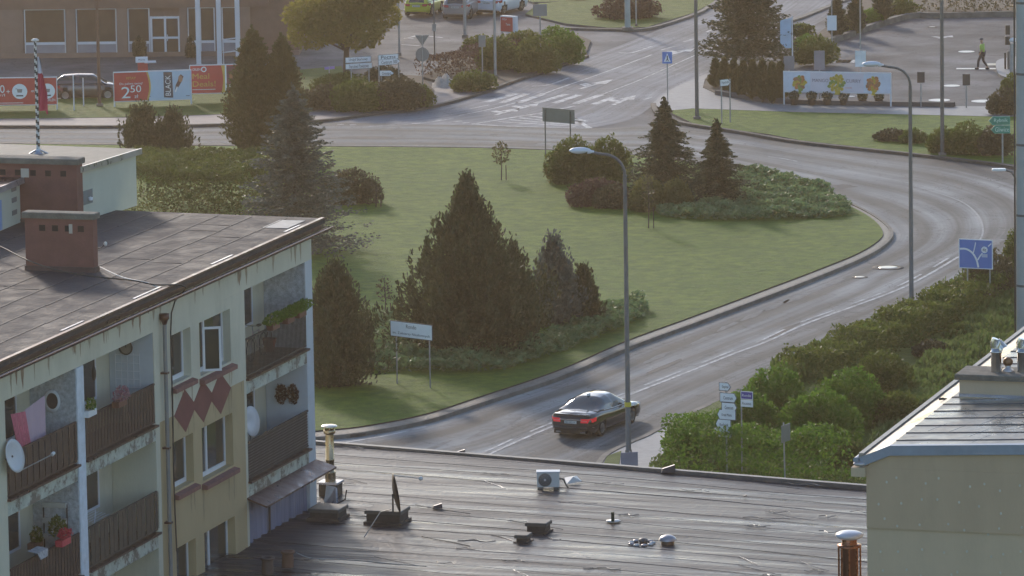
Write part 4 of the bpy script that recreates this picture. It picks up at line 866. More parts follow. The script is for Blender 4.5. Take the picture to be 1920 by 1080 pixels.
shrub(1075, 345, 110, 86, 'bushy light green shrub left of the spruces', 'olive', 6, .17, 1.2)
shrub(1140, 348, 90, 92, 'taller light green shrub touching the taller spruce', 'olive', 6, .17, 1.2)
shrub(1120, 388, 118, 52, 'dark purple red barberry below the green shrubs', 'red', 5, .14)
shrub(1150, 392, 80, 46, 'brownish low shrub behind the street lamp post', 'brown', 5, .14)
shrub(1212, 398, 70, 66, 'yellow green shrub behind the small sapling', 'yellow', 5, .16, 1.1)
shrub(1268, 395, 68, 60, 'yellow green shrub at the foot of the spruces', 'yellow', 5, .16, 1.1)
cover([(1240, 392), (1330, 385), (1372, 350), (1392, 330), (1440, 338), (1500, 352), (1555, 370), (1592, 395), (1585, 412), (1520, 417), (1440, 420), (1330, 420), (1240, 412)], .65, 'pale green spreading juniper carpet on the far side of the island', 'juniper', 130, .30)
cover([(655, 640), (690, 606), (760, 608), (830, 650), (930, 660), (1010, 645), (1080, 610), (1150, 585), (1205, 582), (1212, 600), (1165, 625), (1090, 655), (1020, 680), (940, 703), (850, 708), (760, 706), (675, 698)], .75, 'grey green juniper carpet around the big pine', 'juniper', 130, .28)
def sapling(px, py, yt, label, mat='brown', nl=160, wd=.6):
    P = G(px, py, .18); h = HT(P, yt); t = thing('sapling', label, 'sapling', P, 0)
    b = MB(); b.tube([(0, 0, 0), (.04, 0, h*.5), (0, 0, h)], [.03, .025, .012], BARK, 6)
    for i in range(7): a = i*2.4; z = h*(.45+.07*i); b.tube([(0, 0, z), (math.cos(a)*wd*.5, math.sin(a)*wd*.5, z+.25)], .01, BARK, 5)
    b.tube([(.25, 0, 0), (.25, 0, h*.4)], .025, BARK, 6); b.build('trunk', t)
    bush_mesh('crown', [(0, 0, h*.72, wd*.5, wd*.5, h*.3)], nl, .14, mat, t)
sapling(940, 338, 274, 'thin young tree standing alone on the far lawn', 'thuja', 260, .9); sapling(1216, 428, 338, 'staked sapling in front of the yellow shrubs'); sapling(722, 600, 528, 'thin sapling between the two pines by the name sign', 'brown', 90, .7); sapling(705, 388, 338, 'thin bare sapling right of the round dark shrub', 'brown', 120, .5)
# --- around the side road and far left
def decid(px, py, ytop, wpx, label, mat, dens=1.0, name='broadleaf_tree', low=.3):
    P = G(px, py, .15); s = SC(px, py); h = HT(P, ytop); r = wpx/2/s; t = thing(name, label, 'tree', P, 0)
    b = MB(); b.tube([(0, 0, -.1), (.1, 0, h*.3), (0, .1, h*.6)], [.2, .16, .08], BARK, 8)
    E = []
    for i in range(15):
        a = i*2.4; q = math.sqrt((i+.5)/15); z = h*(low+.13+.50*random.random()); rr = r*q*.70
        E.append((math.cos(a)*rr, math.sin(a)*rr, z, r*.36, r*.36, h*.14)); b.tube([(.08, 0, h*.28), (math.cos(a)*rr*.6, math.sin(a)*rr*.6, z*.85), (math.cos(a)*rr, math.sin(a)*rr, z)], [.07, .04, .02], BARK, 5)
    b.build('trunk', t); bush_mesh('crown', E, int(16000*dens), .24, mat, t, 0)
decid(648, 152, -45, 245, 'rounded amber leaved tree behind the white direction signs', 'autumn', 1.3)
for a in [(612, 205, 90, 46, 'brown green shrub at the left end of the roadside bed', 'brown'), (672, 208, 110, 60, 'bushy olive shrub below the left direction sign', 'olive'), (745, 205, 110, 62, 'bushy brown shrub below the right direction sign', 'brown'), (790, 200, 54, 42, 'olive shrub at the right end of the roadside bed', 'olive'), (565, 205, 80, 38, 'low reddish shrub beside the columnar conifers', 'brown'), (640, 178, 120, 40, 'dark shrub mass under the amber tree', 'olive'), (720, 165, 90, 42, 'olive shrub behind the right direction sign', 'brown'),
          (885, 170, 96, 36, 'low olive shrub beside the pile of pale sand', 'olive'), (935, 130, 90, 62, 'spreading green shrub below the red board', 'olive'), (1005, 135, 100, 66, 'green shrub in the bed along the side road', 'olive'), (1060, 118, 76, 62, 'green shrub nearest the car park entrance', 'green'), (985, 95, 80, 38, 'green shrub behind the others by the red board', 'olive'), (1040, 95, 70, 46, 'taller green shrub at the corner of the bed', 'green'), (900, 100, 70, 34, 'light green shrub at the end of the brown hedge', 'olive')]:
    shrub(a[0], a[1], a[2], a[3], a[4], a[5], 5, .17, .9)
hedge([(800, 150), (850, 140), (930, 118), (950, 110)], .9, 1.1, 'long reddish brown hedge between path and car park', 'red', .17, .8)
shrub(1175, 34, 130, 44, 'reddish brown shrub mass on the far lawn', 'red', 6, .2, .7)
conifer('spruce_tree', 1405, 122, -70, 185, 'wide drooping dark spruce above the conifer row', 'spruce', 'spruce', 1.7, pw=.5, base=.12, nsz=1.2)
for i, (x, y) in enumerate([(1342, 163), (1358, 172), (1376, 179), (1394, 184), (1412, 188), (1430, 191), (1448, 193), (1464, 190)]):
    pos = ['first', 'second', 'third', 'fourth', 'fifth', 'sixth', 'seventh', 'eighth'][i]
    conifer('thuja', x, y, y-(52, 62, 66, 68, 74, 78, 76, 72)[i], 25, f'{pos} upright thuja from the left in the row beside the long food banner', 'thuja', 'column', 1.5, 'thujas in a tight row', cat='thuja')
shrub(1530, 120, 90, 52, 'round green shrub behind the grey board', 'olive', 5, .17, .8); shrub(1512, 100, 60, 34, 'light green shrub by the pale blue banner', 'green', 4, .17, .8)
for i, (x, y, w_, h_, mt, lb) in enumerate([(1570, 70, 40, 74, 'spruce', 'small dark tree on the verge left of the white pole'), (1605, 62, 38, 72, 'spruce', 'small dark tree on the verge right of the white pole'), (1655, 42, 44, 60, 'spruce', 'small dark tree at the corner of the car park')]):
    conifer('small_tree', x, y, y-h_, w_, lb, mt, 'column', 1.1)
for x, y, w_, h_, mt, lb in [(1590, 62, 50, 30, 'olive', 'olive shrub under the small trees'), (1632, 45, 50, 28, 'green', 'green shrub at the car park edge between small trees'), (1690, 28, 70, 30, 'olive', 'wide green shrub at the top of the car park'), (1500, 68, 60, 24, 'olive', 'olive shrub left of the small trees')]: shrub(x, y, w_, h_, lb, mt, 4, .18, .7)
hedge([(1725, 26), (1800, 26), (1905, 24), (2000, 24)], .8, 1.3, 'long dark brown hedge along the back of the car park', 'brown', .18, .7)
for x, y, w_, h_, mt, lb in [(1672, 264, 70, 22, 'brown', 'low brown shrub on the verge behind the far lamp'), (1715, 268, 60, 26, 'olive', 'low olive shrub between the two dark posts'), (1770, 286, 76, 46, 'olive', 'dark green shrub around the foot of the dark post'), (1815, 290, 84, 62, 'olive', 'bushy dark shrub left of the green road sign'), (1868, 292, 72, 62, 'brown', 'dark shrub behind the green road sign post'), (1885, 214, 70, 50, 'brown', 'dark bush beside the steel mast above the green sign'), (1900, 178, 50, 40, 'olive', 'green bush right of the round parking spots')]: shrub(x, y, w_, h_, lb, mt, 5, .17, .9)
# --- lower right
hedge([(1500, 728), (1570, 697), (1650, 660), (1730, 624), (1800, 590), (1860, 562)], 1.0, 1.15, 'long dark hedge following the kerb of the ring road', 'olive', .16, 1.2, top_noise=.2)
hedge([(1278, 884), (1340, 899), (1430, 909), (1580, 920)], 1.0, 1.95, 'clipped green hedge behind the edge of the wet roof', 'green', .15, 1.1)
for x, y, w_, h_, mt, lb, d in [(1300, 864, 110, 74, 'green', 'rounded green shrub at the pavement corner by the arrow signs', 1), (1400, 840, 130, 110, 'green', 'big bright green shrub right behind the arrow signs', 1.1), (1455, 800, 150, 112, 'green', 'tall bright green shrub nearest the road', 1.1), (1540, 850, 160, 120, 'green', 'wide green shrub in the middle of the planting', 1), (1600, 800, 150, 108, 'green', 'wide green shrub right of the bright ones', 1), (1655, 742, 118, 84, 'olive', 'dark round shrub with reddish inside', 1), (1600, 880, 100, 50, 'olive', 'dark shrub close to the beige building corner', 1), (1690, 800, 110, 66, 'olive', 'olive shrub beside the pale roof edge', 1), (1860, 560, 120, 86, 'brown', 'dark red brown shrub behind the blue map sign', 1), (1905, 520, 60, 90, 'olive', 'green shrub beside the base of the steel mast', 1), (1745, 668, 70, 30, 'brown', 'low brownish shrub behind the long kerb hedge', 1), (1800, 636, 66, 30, 'olive', 'low shrub right of the far lamp post', 1)]: shrub(x, y, w_, h_, lb, mt, 6, .16, d)
cover([(1640, 820), (1700, 720), (1760, 660), (1830, 600), (1905, 560), (1960, 600), (1900, 700), (1740, 900), (1640, 900)], 0.5, 'tall weedy growth along the beige building', 'weed', 60, .34, 'weeds', up=1.6)
cover([(1450, 716), (1560, 668), (1650, 632), (1740, 590), (1810, 552), (1840, 565), (1760, 612), (1660, 655), (1560, 700), (1480, 730)], 1.15, 'tall grass and weeds between kerb and hedge', 'weed', 60, .42, 'tall_grass', up=2.6)
cover([(1250, 905), (1252, 860), (1400, 870), (1640, 890), (1640, 930)], .25, 'rough grass below the clipped hedge', 'weed', 90, .2, 'rough_grass', up=1.2)
# ================================================================ lamps, poles
STEEL = M('post_grey', (.13, .135, .14), .5, .4, var=.2, scale=2); GALV = M('galvanised', (.34, .35, .36), .45, .5, var=.2, scale=3)
LAMPH = M('lamp_head', (.62, .66, .72), .4, .1, var=.05); LENS = M('lamp_glass', (.55, .58, .6), .15, var=.05)
def post_profile(h): return [(0, 0, 0), (0, 0, .02), (0, 0, h*.5), (0, 0, h)]
def street_lamp(px, py, ytop, label, collar=False):
    P = G(px, py); h = HT(P, ytop)
    t = thing('street_lamp', label, 'street lamp', P, 0, 'curved arm street lamps')
    hs = h-.95; b = MB(); b.tube([(0, 0, 0), (0, 0, .9), (0, 0, .95), (0, 0, hs)], [.14, .135, .105, .075], STEEL, 12)
    P2 = [(0, 0, hs)]+[(-.85*(1-math.cos(a)), 0, hs+.80*math.sin(a)) for a in np.linspace(.2, math.pi/2, 8)]+[(-1.35, 0, hs+.90)]
    b.tube(P2, .055, STEEL, 10); b.build('post', t)
    b = MB(); b.ellip((-1.68, 0, h-.0), (.42, .17, .13), LAMPH, 16, z0=-.1); b.tube([(-1.4, 0, h-.04), (-1.15, 0, h-.06)], [.09, .05], LAMPH); b.build('lamp_head', t)
    b = MB(); b.ellip((-1.72, 0, h-.02), (.33, .15, .10), LENS, 14, z1=.0); b.build('lens', t)
    if collar: b = MB(); zc = HT(P, 758); b.lathe([(.125, -.09), (.125, .09)], M('yellow_plate', (.6, .5, .06), .6), (0, 0, zc), 12); b.build('number_plate', t)
    return t
street_lamp(1179, 888, 281, 'street lamp in the foreground next to the dark sedan, yellow plate on its post', True)
street_lamp(1709, 602, 119, 'street lamp rising from the hedge, its head over the food banner')
def pole(px, py, h, label, r=.09, mat=None, name='pole', cat='pole', cap=None, ytop=None, group=None, base=True):
    P = G(px, py, .1); 
    if ytop is not None: h = HT(P, ytop)-.1
    t = thing(name, label, cat, P, 0, group); b = MB(); b.tube([(0, 0, 0), (0, 0, h*.5), (0, 0, h)], [r, r*.9, r*.7], mat or STEEL, 10); b.build('shaft', t)
    if base: b = MB(); b.bbox(-r*1.8, r*1.8, -r*1.8, r*1.8, -.05, .18, KERB, .03); b.build('base', t)
    return t
pole(1307, 224, 13, 'tall dark grey post on the verge beside the crossing sign', .11); pole(1767, 292, 13, 'tall dark grey post in front of the car park', .11)
pole(187, 200, 9, 'thin rusty post standing on the verge by the parked hatchback', .10, M('rust', (.16, .085, .06), .8, var=.3)); pole(929, 146, 9, 'thin grey post rising from the shrubs left of the red board', .09, GALV)
pole(1177, 56, 9, 'pale green lamp post on the far lawn', .19, M('pale_green_metal', (.36, .43, .42), .5, .2)); pole(1193, 50, 6, 'thin post right of the pale green one on the far lawn', .05, GALV)
pole(815, 108, 9, 'thin dark post in front of the yellow green car', .045, STEEL); pole(872, 70, 8, 'pale grey post in front of the silver car', .11, GALV); pole(749, 104, 9, 'thin grey post right of the amber tree', .07, GALV)
pole(1598, 62, 8, 'thin white post between the small dark trees', .06, WHITE, base=False)
b = MB(); Pp = G(815, 108, .1); b.box(-.12, .12, -.1, -.05, 0, .45, GALV); b.build('sign_plate', label='small grey plate fixed on the thin dark post before the yellow green car', cat='sign', loc=(Pp.x, Pp.y, HT(Pp, 58)))
# LED lamp and mast at right edge
P = G(1908, 600); h = HT(P, 318); t = thing('street_lamp', 'slim street lamp with flat white head beside the steel mast', 'street lamp', P, 0)
b = MB(); b.tube([(0, 0, 0), (0, 0, h-.8)], [.09, .06], STEEL); b.tube([(0, 0, h-.8), (-.05, 0, h-.4), (-.25, 0, h-.1), (-.6, 0, h)], .045, STEEL); b.build('post', t)
b = MB(); b.bbox(-1.1, -.5, -.16, .16, h-.03, h+.06, M('led_head', (.75, .78, .82), .3), .02); b.build('lamp_head', t)
P = G(1922, 668); t = thing('steel_mast', 'thick blue grey steel mast at the right edge of the photo', 'mast', P, 0)
b = MB(); b.tube([(0, 0, 0), (0, 0, 12), (0, 0, 24)], [.36, .35, .34], M('mast_blue', (.34, .39, .42), .5, .2, var=.12, scale=.8), 20); 
b.build('shaft', t); 
for z in (3, 6, 9, 12, 15): b = MB(); b.lathe([(.37, 0), (.375, .05), (.37, .1)], STEEL, (0, 0, z), 20); b.build('flange', t)
b = MB(); b.tube([(-.42, -.05, 0), (-.42, -.05, 22)], .035, BK); b.build('cable_duct', t)
# ================================================================ signs
SW = M('sign_white', (.80, .84, .88), .45, var=.04, scale=3); SK = M('sign_black', (.03, .035, .05), .6); SBK = M('sign_back_grey', (.24, .25, .26), .45, .5, var=.1)
BLUE = M('sign_blue', (.11, .22, .58), .4, var=.06); GREENS = M('sign_green', (.02, .24, .16), .4, var=.08); RED = M('banner_red', (.52, .055, .05), .6, var=.08, scale=2)
ORG = M('banner_orange', (.55, .13, .05), .6, var=.08, scale=2); SKY = M('banner_sky', (.46, .60, .74), .6, var=.05); YEL = M('banner_yellow', (.62, .40, .10), .6); PURP = M('sign_violet', (.10, .08, .34), .5)
TEAL = M('sign_green_light', (.10, .42, .32), .4)
def sign2(name, label, cat, b0, b1, z0, z1, group=None):
    A = G(*b0, .12); B = G(*b1, .12); d = B-A; d.z = 0; rz = math.atan2(d.y, d.x); t = thing(name, label, cat, A, rz, group); return t, d.length
def zat(P, y): return HT(P, y)-.12
def arrowplate(b, x0, x1, z0, z1, point=None, m=SW, edge=None, y=-.02, tip=.16):
    def outl(x0, x1, z0, z1, tp):
        if point == 'R': return [(x0, z0), (x1-tp, z0), (x1, (z0+z1)/2), (x1-tp, z1), (x0, z1)]
        if point == 'L': return [(x0+tp, z0), (x1, z0), (x1, z1), (x0+tp, z1), (x0, (z0+z1)/2)]
        return [(x0, z0), (x1, z0), (x1, z1), (x0, z1)]
    b.plate(outl(x0, x1, z0, z1, tip), y, y+.03, edge or SK, SBK); e = .022
    b.plate(outl(x0+e, x1-e, z0+e, z1-e, tip*.9), y-.004, y-.001, m)
# roundabout name sign
t, L = sign2('name_sign', 'white street name sign on two posts reading Rondo im. Żołnierzy Niezłomnych', 'sign', (744, 722), (806, 730), 0, 0)
A = G(744, 722, .12); zb, zt = zat(A, 631), zat(A, 601); x0 = -.27; x1 = L+.22
b = MB(); b.tube([(0, .03, 0), (0, .03, zt)], .03, GALV, 8); b.build('post', t); b = MB(); b.tube([(L, .03, 0), (L, .03, zt-.1)], .03, GALV, 8); b.build('post', t)
b = MB(); b.box(x0, x1, -.03, 0, zb, zt, SK); b.box(x0+.03, x1-.03, -.036, -.031, zb+.03, zt-.03, SW); b.text('Rondo', (x0+x1)/2, zt-.19, .16, SK, y=-.04, width=.55); b.text('im. Żołnierzy Niezłomnych', (x0+x1)/2, zb+.18, .16, SK, y=-.04, width=(x1-x0)*.88); b.build('panel', t)
# arrow sign cluster
A = G(1362, 898, .12); t = thing('direction_sign', 'post with six stacked white arrow signs standing in the green shrubs', 'sign', A, -.5)
b = MB(); b.tube([(0, .05, 0), (0, .05, zat(A, 716))], .035, GALV, 8); b.build('post', t)
s = SC(1362, 898)
for (xa, xb, ya, yb, pt, tx) in [(1351, 1372, 717, 733, 'R', 'Szpital'), (1352, 1383, 736, 754, 'R', 'Centrum'), (1355, 1383, 754, 772, 'R', '▲ Centrum'), (1347, 1381, 768, 787, 'L', 'Urząd Miasta'), (1344, 1372, 786, 805, 'L', '▲ Kościół'), (1338, 1373, 803, 821, 'L', 'Biblioteka')]:
    b = MB(); arrowplate(b, (xa-1362)/s*1.15, (xb-1362)/s*1.15, zat(A, yb), zat(A, ya), pt, SW, SK, -.03, .1); b.text(tx.replace('▲ ', ''), (xa+xb)/2/s-1362/s+.02, (zat(A, yb)+zat(A, ya))/2-.01, .13, SK, y=-.045, width=(xb-xa)/s*.62); b.build('arrow_plate', t)
A = G(1391, 899, .12); t = thing('street_sign', 'blue and white street name plates on the post right of the arrow signs', 'sign', A, -.45)
b = MB(); b.tube([(0, .03, 0), (0, .03, zat(A, 728))], .03, GALV, 8); b.build('post', t)
for ya, yb, m_, tx in ((733, 748, PURP, 'Rondo'), (749, 762, SW, 'Pocztowa')): b = MB(); arrowplate(b, 0, .5, zat(A, yb), zat(A, ya), None, m_, SW, -.03); b.text(tx, .25, (zat(A, yb)+zat(A, ya))/2, .1, SW if m_ is PURP else SK, y=-.045, width=.36); b.build('plate', t)
# back of a sign in front, sign box by lamp foot
A = G(1474, 932, .12); t = thing('road_sign', 'small road sign seen from the side on a leaning grey post by the roof edge', 'sign', A, 1.05)
b = MB(); b.tube([(0, .03, 0), (-.1, .03, zat(A, 792))], .03, GALV, 8); b.build('post', t); b = MB(); b.box(-.35, .35, -.02, 0, zat(A, 828), zat(A, 796), SBK); b.build('plate', t)
A = G(1182, 905, .12); t = thing('road_sign', 'grey back of a square road sign at the foot of the near street lamp', 'sign', A, .25)
b = MB(); b.tube([(0, .03, 0), (0, .03, zat(A, 846))], .03, GALV, 8); b.build('post', t); b = MB(); b.box(-.36, .3, -.02, 0, zat(A, 884), zat(A, 848), M('sign_back_violet', (.22, .23, .31), .4, .3)); b.build('plate', t)
# blue map sign
t, L = sign2('map_sign', 'blue roundabout map sign with white roads on two posts', 'sign', (1814, 572), (1856, 574), 0, 0); A = G(1814, 572, .12); zb, zt = zat(A, 503), zat(A, 448)
b = MB(); b.tube([(0, .03, 0), (0, .03, zt)], .035, GALV, 8); b.build('post', t); b = MB(); b.tube([(L, .03, 0), (L, .03, zt)], .035, GALV, 8); b.build('post', t)
sx = 1/SC(1814, 572); x0 = -16*sx; x1 = 50*sx; w_ = x1-x0; hh = zt-zb; b = MB(); b.box(x0, x1, -.03, 0, zb, zt, SW); b.box(x0+.035, x1-.035, -.036, -.031, zb+.035, zt-.035, BLUE)
def rib(P, wd, m=SW, y=-.042):
    P = [Vector((x0+p[0]*w_, zb+(1-p[1])*hh)) for p in spline(P, 5)]; V = []; N = len(P)
    for i, p in enumerate(P): d = (P[min(i+1, N-1)]-P[max(i-1, 0)]).normalized(); V += [(p.x-d.y*wd/2, y, p.y+d.x*wd/2), (p.x+d.y*wd/2, y, p.y-d.x*wd/2)]
    b.raw(V, [(2*i, 2*i+1, 2*i+3, 2*i+2) for i in range(N-1)], m)
rib([(.03, .34), (.22, .34), (.40, .46), (.52, .68), (.58, .95)], .085); rib([(.43, .46), (.47, .28), (.5, .10)], .05); rib([(.56, .70), (.63, .56), (.70, .46)], .06); rib([(.87, .22), (.96, .12)], .05)
cx, cz = x0+.76*w_, zb+(1-.34)*hh; b.raw([(cx+.15*math.cos(a), -.044, cz+.15*math.sin(a)) for a in np.linspace(0, 2*math.pi, 21)[:-1]], [tuple(range(20))], SW); b.text('4t', cx, cz, .15, SK, y=-.05)
b.box(cx-.13, cx+.14, -.042, -.037, cz-.34, cz-.19, M('sign_pale', (.45, .52, .68), .5)); b.build('panel', t)
# green direction sign
A = G(1880, 306, .12); t = thing('direction_sign', 'green direction sign with two left pointing arrows reading Rybnik and Gliwice', 'sign', A, 0); s = SC(1880, 306)
b = MB(); b.tube([(0, .03, 0), (0, .03, zat(A, 218))], .045, GALV, 8); b.build('post', t)
for xa, xb, ya, yb, tx in ((1854, 1894, 218, 234, 'Rybnik'), (1858, 1894, 235, 250, 'Gliwice')): b = MB(); arrowplate(b, (xa-1880)/s, (xb-1880)/s, zat(A, yb), zat(A, ya), 'L', GREENS, TEAL, -.03, .2); b.text(tx, ((xa+xb)/2-1880)/s+.08, (zat(A, yb)+zat(A, ya))/2, .24, M('sign_text_green', (.45, .75, .65), .5), y=-.045, width=.72); b.build('arrow_plate', t)
# white direction signs by the side road
def dirsign(b0, b1, rows, label, tall):
    t, L = sign2('direction_sign', label, 'sign', b0, b1, 0, 0); A = G(*b0, .12); s = SC(*b0)
    for x in (0, L): b = MB(); b.tube([(x, .03, 0), (x, .03, tall(A))], .04, GALV, 8); b.build('post', t)
    for xa, xb, ya, yb, pt, tx in rows: b = MB(); arrowplate(b, (xa-b0[0])/s, (xb-b0[0])/s, zat(A, yb), zat(A, ya), pt, SW, SK, -.03, .22); b.text(tx, ((xa+xb)/2-b0[0])/s, (zat(A, yb)+zat(A, ya))/2, .2, SK, y=-.045, width=(xb-xa)/s*.72); b.build('arrow_plate', t)
    return t
dirsign((660, 188), (693, 186), [(648, 699, 107, 118, None, 'Urząd Skarbowy'), (648, 701, 119, 130, None, 'Starostwo Powiatowe')], 'wide pair of white direction boards on two posts left of the other board', lambda A: zat(A, 108))
dirsign((712, 190), (749, 187), [(710, 752, 103, 113, None, 'Poczta'), (710, 756, 112, 123, 'R', 'Centrum 300')], 'white direction boards with a right arrow, right of the wide pair', lambda A: zat(A, 104))
A = G(716, 200, .12); s = SC(716, 200); t = thing('direction_sign', 'small single white arrow sign below the right direction boards', 'sign', A, 0); b = MB(); b.tube([(0, .03, 0), (0, .03, zat(A, 134))], .035, GALV, 8); b.build('post', t); b = MB(); arrowplate(b, -.1, 24/s, zat(A, 143), zat(A, 132), 'R', SW, SK, -.03, .2); b.text('Cmentarz', 10/s, (zat(A, 143)+zat(A, 132))/2, .17, SK, y=-.045, width=.5); b.build('arrow_plate', t)
dirsign((1354, 232), (1370, 230), [(1349, 1376, 149, 162, 'R', 'Przychodnia')], 'white right pointing arrow sign on two posts before the thuja row', lambda A: zat(A, 150))
A = G(618, 168, .12); t = thing('street_sign', 'violet street plate seen edge on under the amber tree', 'sign', A, .5); b = MB(); b.tube([(0, 0, 0), (0, 0, zat(A, 124))], .03, GALV, 8); b.build('post', t); b = MB(); b.box(-.3, .35, -.02, 0, zat(A, 130), zat(A, 125), M('violet_edge', (.30, .22, .55), .5)); b.build('plate', t)
t, L = sign2('road_sign', 'grey back of a large direction board on two posts at the island edge', 'sign', (1024, 296), (1071, 300), 0, 0); A = G(1024, 296, .12)
for x in (0, L): b = MB(); b.tube([(x, -.04, 0), (x, -.04, zat(A, 205))], .035, STEEL, 8); b.build('post', t)
b = MB(); z0, z1 = zat(A, 228), zat(A, 203); b.plate([(-.2, z0), (L+.25, z0), (L+.25, z1), (-.2, z1)], -.0, .03, SBK); b.box(-.22, L+.27, -.01, .04, z1, z1+.03, STEEL); b.build('plate', t)
# pedestrian crossing sign
A = G(1252, 192, .12); s = SC(1252, 192); t = thing('crossing_sign', 'blue pedestrian crossing sign on a thin post', 'sign', A, 0)
b = MB(); b.tube([(0, .03, 0), (0, .03, zat(A, 97))], .035, GALV, 8); b.build('post', t); z0, z1 = zat(A, 119), zat(A, 97); zc = (z0+z1)/2; q = (z1-z0)/2
b = MB(); b.box(-.28, .28, -.02, 0, z0, z1, BLUE); b.plate([(-.2, zc-q*.72), (.2, zc-q*.72), (0, zc+q*.75)], -.027, -.022, SW); b.ellip((0, -.03, zc+q*.25), (.035, .005, .04), SK, 8); b.plate([(-.02, zc-.1), (.04, zc-.1), (.03, zc+.06), (-.02, zc+.06)], -.033, -.028, SK); b.plate([(-.09, zc-q*.6), (-.05, zc-q*.6), (.02, zc-.08), (-.02, zc-.08)], -.033, -.028, SK); b.plate([(.05, zc-q*.6), (.09, zc-q*.6), (.04, zc-.08), (0, zc-.08)], -.033, -.028, SK); b.build('plate', t)
# back of give-way + round sign, small square sign back, others
A = G(793, 160, .12); t = thing('road_sign', 'grey backs of a triangle and a round road sign on one post', 'sign', A, 0); b = MB(); b.tube([(0, -.04, 0), (0, -.04, zat(A, 66))], .035, GALV, 8); b.build('post', t)
zt, zm = zat(A, 66), zat(A, 86); b = MB(); b.plate([(-.42, zt), (.42, zt), (0, zm-.02)], 0, .02, SBK); b.build('triangle_plate', t)
zc = zat(A, 102); b = MB(); b.plate([(.4*math.cos(a), zc+.42*math.sin(a)) for a in np.linspace(0, 2*math.pi, 25)[:-1]], 0, .02, SBK); b.build('round_plate', t)
def plate_sign(px, py, ya, yb, wpx, label, mat=SBK, cat='sign', name='road_sign', front=-.02, hp=None, rz=0):
    A = G(px, py, .12); s = SC(px, py); t = thing(name, label, cat, A, rz); b = MB(); b.tube([(0, .03, 0), (0, .03, zat(A, hp if hp is not None else ya))], .04, GALV, 8); b.build('post', t)
    b = MB(); b.box(-wpx/2/s, wpx/2/s, front, front+.02, zat(A, yb), zat(A, ya), mat); b.build('plate', t); return t
plate_sign(905, 146, 66, 88, 13, 'small pale square sign on a post among the shrubs')
plate_sign(1014, 122, 8, 30, 26, 'grey square board on a post beside the far lawn')
plate_sign(1560, 82, 29, 57, 18, 'white rectangular sign on a tall white post at the car park', SW, hp=-40)
plate_sign(1614, 194, 95, 125, 20, 'pale blue white sign on a tall thin post behind the food banner', M('sign_paleblue', (.50, .60, .66), .5), hp=-30)
plate_sign(1537, 190, 95, 131, 20, 'grey board on posts behind the food banner', M('board_grey', (.20, .20, .23), .6))
plate_sign(1480, 188, 105, 131, 20, 'second grey board half hidden by the conifers', M('board_grey2', (.21, .21, .23), .6))
DK = M('dark_plate', (.065, .05, .05), .6)
plate_sign(1727, 200, 135, 155, 14, 'dark square plate on a thin post at the car park entrance, left one', DK); plate_sign(1812, 202, 139, 160, 14, 'dark square plate on a thin post at the car park entrance, right one', DK)
A = G(1486, 128, .12); t = thing('banner_flag', 'pale blue tall banner on a mast behind the conifers', 'banner', A, 0); b = MB(); b.tube([(.0, 0, 0), (0, 0, zat(A, 30))], .04, WHITE, 8); b.build('mast', t); b = MB(); b.plate([(-.72, zat(A, 80)), (-.4, zat(A, 90)), (-.06, zat(A, 90)), (-.06, zat(A, 33)), (-.72, zat(A, 38))], -.02, 0, M('banner_paleblue', (.42, .56, .72), .6)); b.build('sheet', t)
# red advertising board
t, L = sign2('advert_board', 'small red advertising board with white frame near the parked white car', 'advertising board', (939, 66), (967, 68), 0, 0); A = G(939, 66, .12); b = MB(); z0, z1 = zat(A, 60), zat(A, 29); b.box(0, L, -.03, .25, z0, z1, WHITE); b.box(.03, L-.2, -.04, -.031, z0+.05, z1-.08, RED); b.text('PIZZA', .35, z1-.22, .1, SW, y=-.05, width=.35); b.text('Tanio', .62, (z0+z1)/2, .14, SW, y=-.05, width=.35); b.build('panel', t)
b = MB(); b.box(.05, .1, 0, .1, 0, z0, GALV); b.build('leg', t); b = MB(); b.box(L-.1, L-.05, 0, .1, 0, z0, GALV); b.build('leg', t)
# big banners on the verge
def banner(b0, b1, yb, yt, label, ext=(0, 0)):
    t, L = sign2('advert_banner', label, 'banner', b0, b1, 0, 0, 'advertising banners on frames along the verge'); A = G(*b0, .12); z0, z1 = zat(A, yb), zat(A, yt)
    for x in (0, L): b = MB(); b.tube([(x, .04, 0), (x, .04, z1+.06)], .045, WHITE, 8); b.build('post', t)
    for z in (z0-.03, z1+.03): b = MB(); b.tube([(0, .04, z), (L, .04, z)], .035, WHITE, 8); b.build('rail', t)
    return t, L, z0, z1
t, L, z0, z1 = banner((215, 201), (359, 196), 190, 137, 'fuel station banner with 2 50 zł, a black can and a hand on sky blue'); h = z1-z0
b = MB(); b.box(0, L, -.01, .01, z0, z1, SKY); arc = [(L*.42+L*.035*math.sin(a), z0+h*k) for k, a in ((k/10, math.pi*k/10) for k in range(11))]
b.plate([(0.0, z0+.003)]+[(p[0]+.10, p[1]) for p in arc]+[(0.0, z1-.003)], -.016, -.012, YEL); b.plate([(0, z0+.004)]+arc+[(0, z1-.004)], -.022, -.018, RED)
b.text('VITAY', L*.22, z1-h*.2, h*.09, YEL, width=L*.13); b.text('Do paliwa taniej!', L*.22, z1-h*.4, h*.10, SW, width=L*.3); b.text('2', L*.15, z0+h*.30, h*.40, SW, width=L*.115); b.text('50', L*.28, z0+h*.42, h*.25, SW, width=L*.14); b.text('zł', L*.285, z0+h*.16, h*.13, SW, width=L*.05)
cx = L*.70; b.plate([(cx-L*.055, z0+h*.08), (cx+L*.065, z0+h*.06), (cx+L*.055, z1-h*.03), (cx-L*.055, z1-h*.02)], -.022, -.013, M('can_black', (.045, .055, .08), .4)); b.text('BLACK', cx, z0+h*.5, L*.07, SW, width=h*.72, y=-.03, rot=math.pi/2)
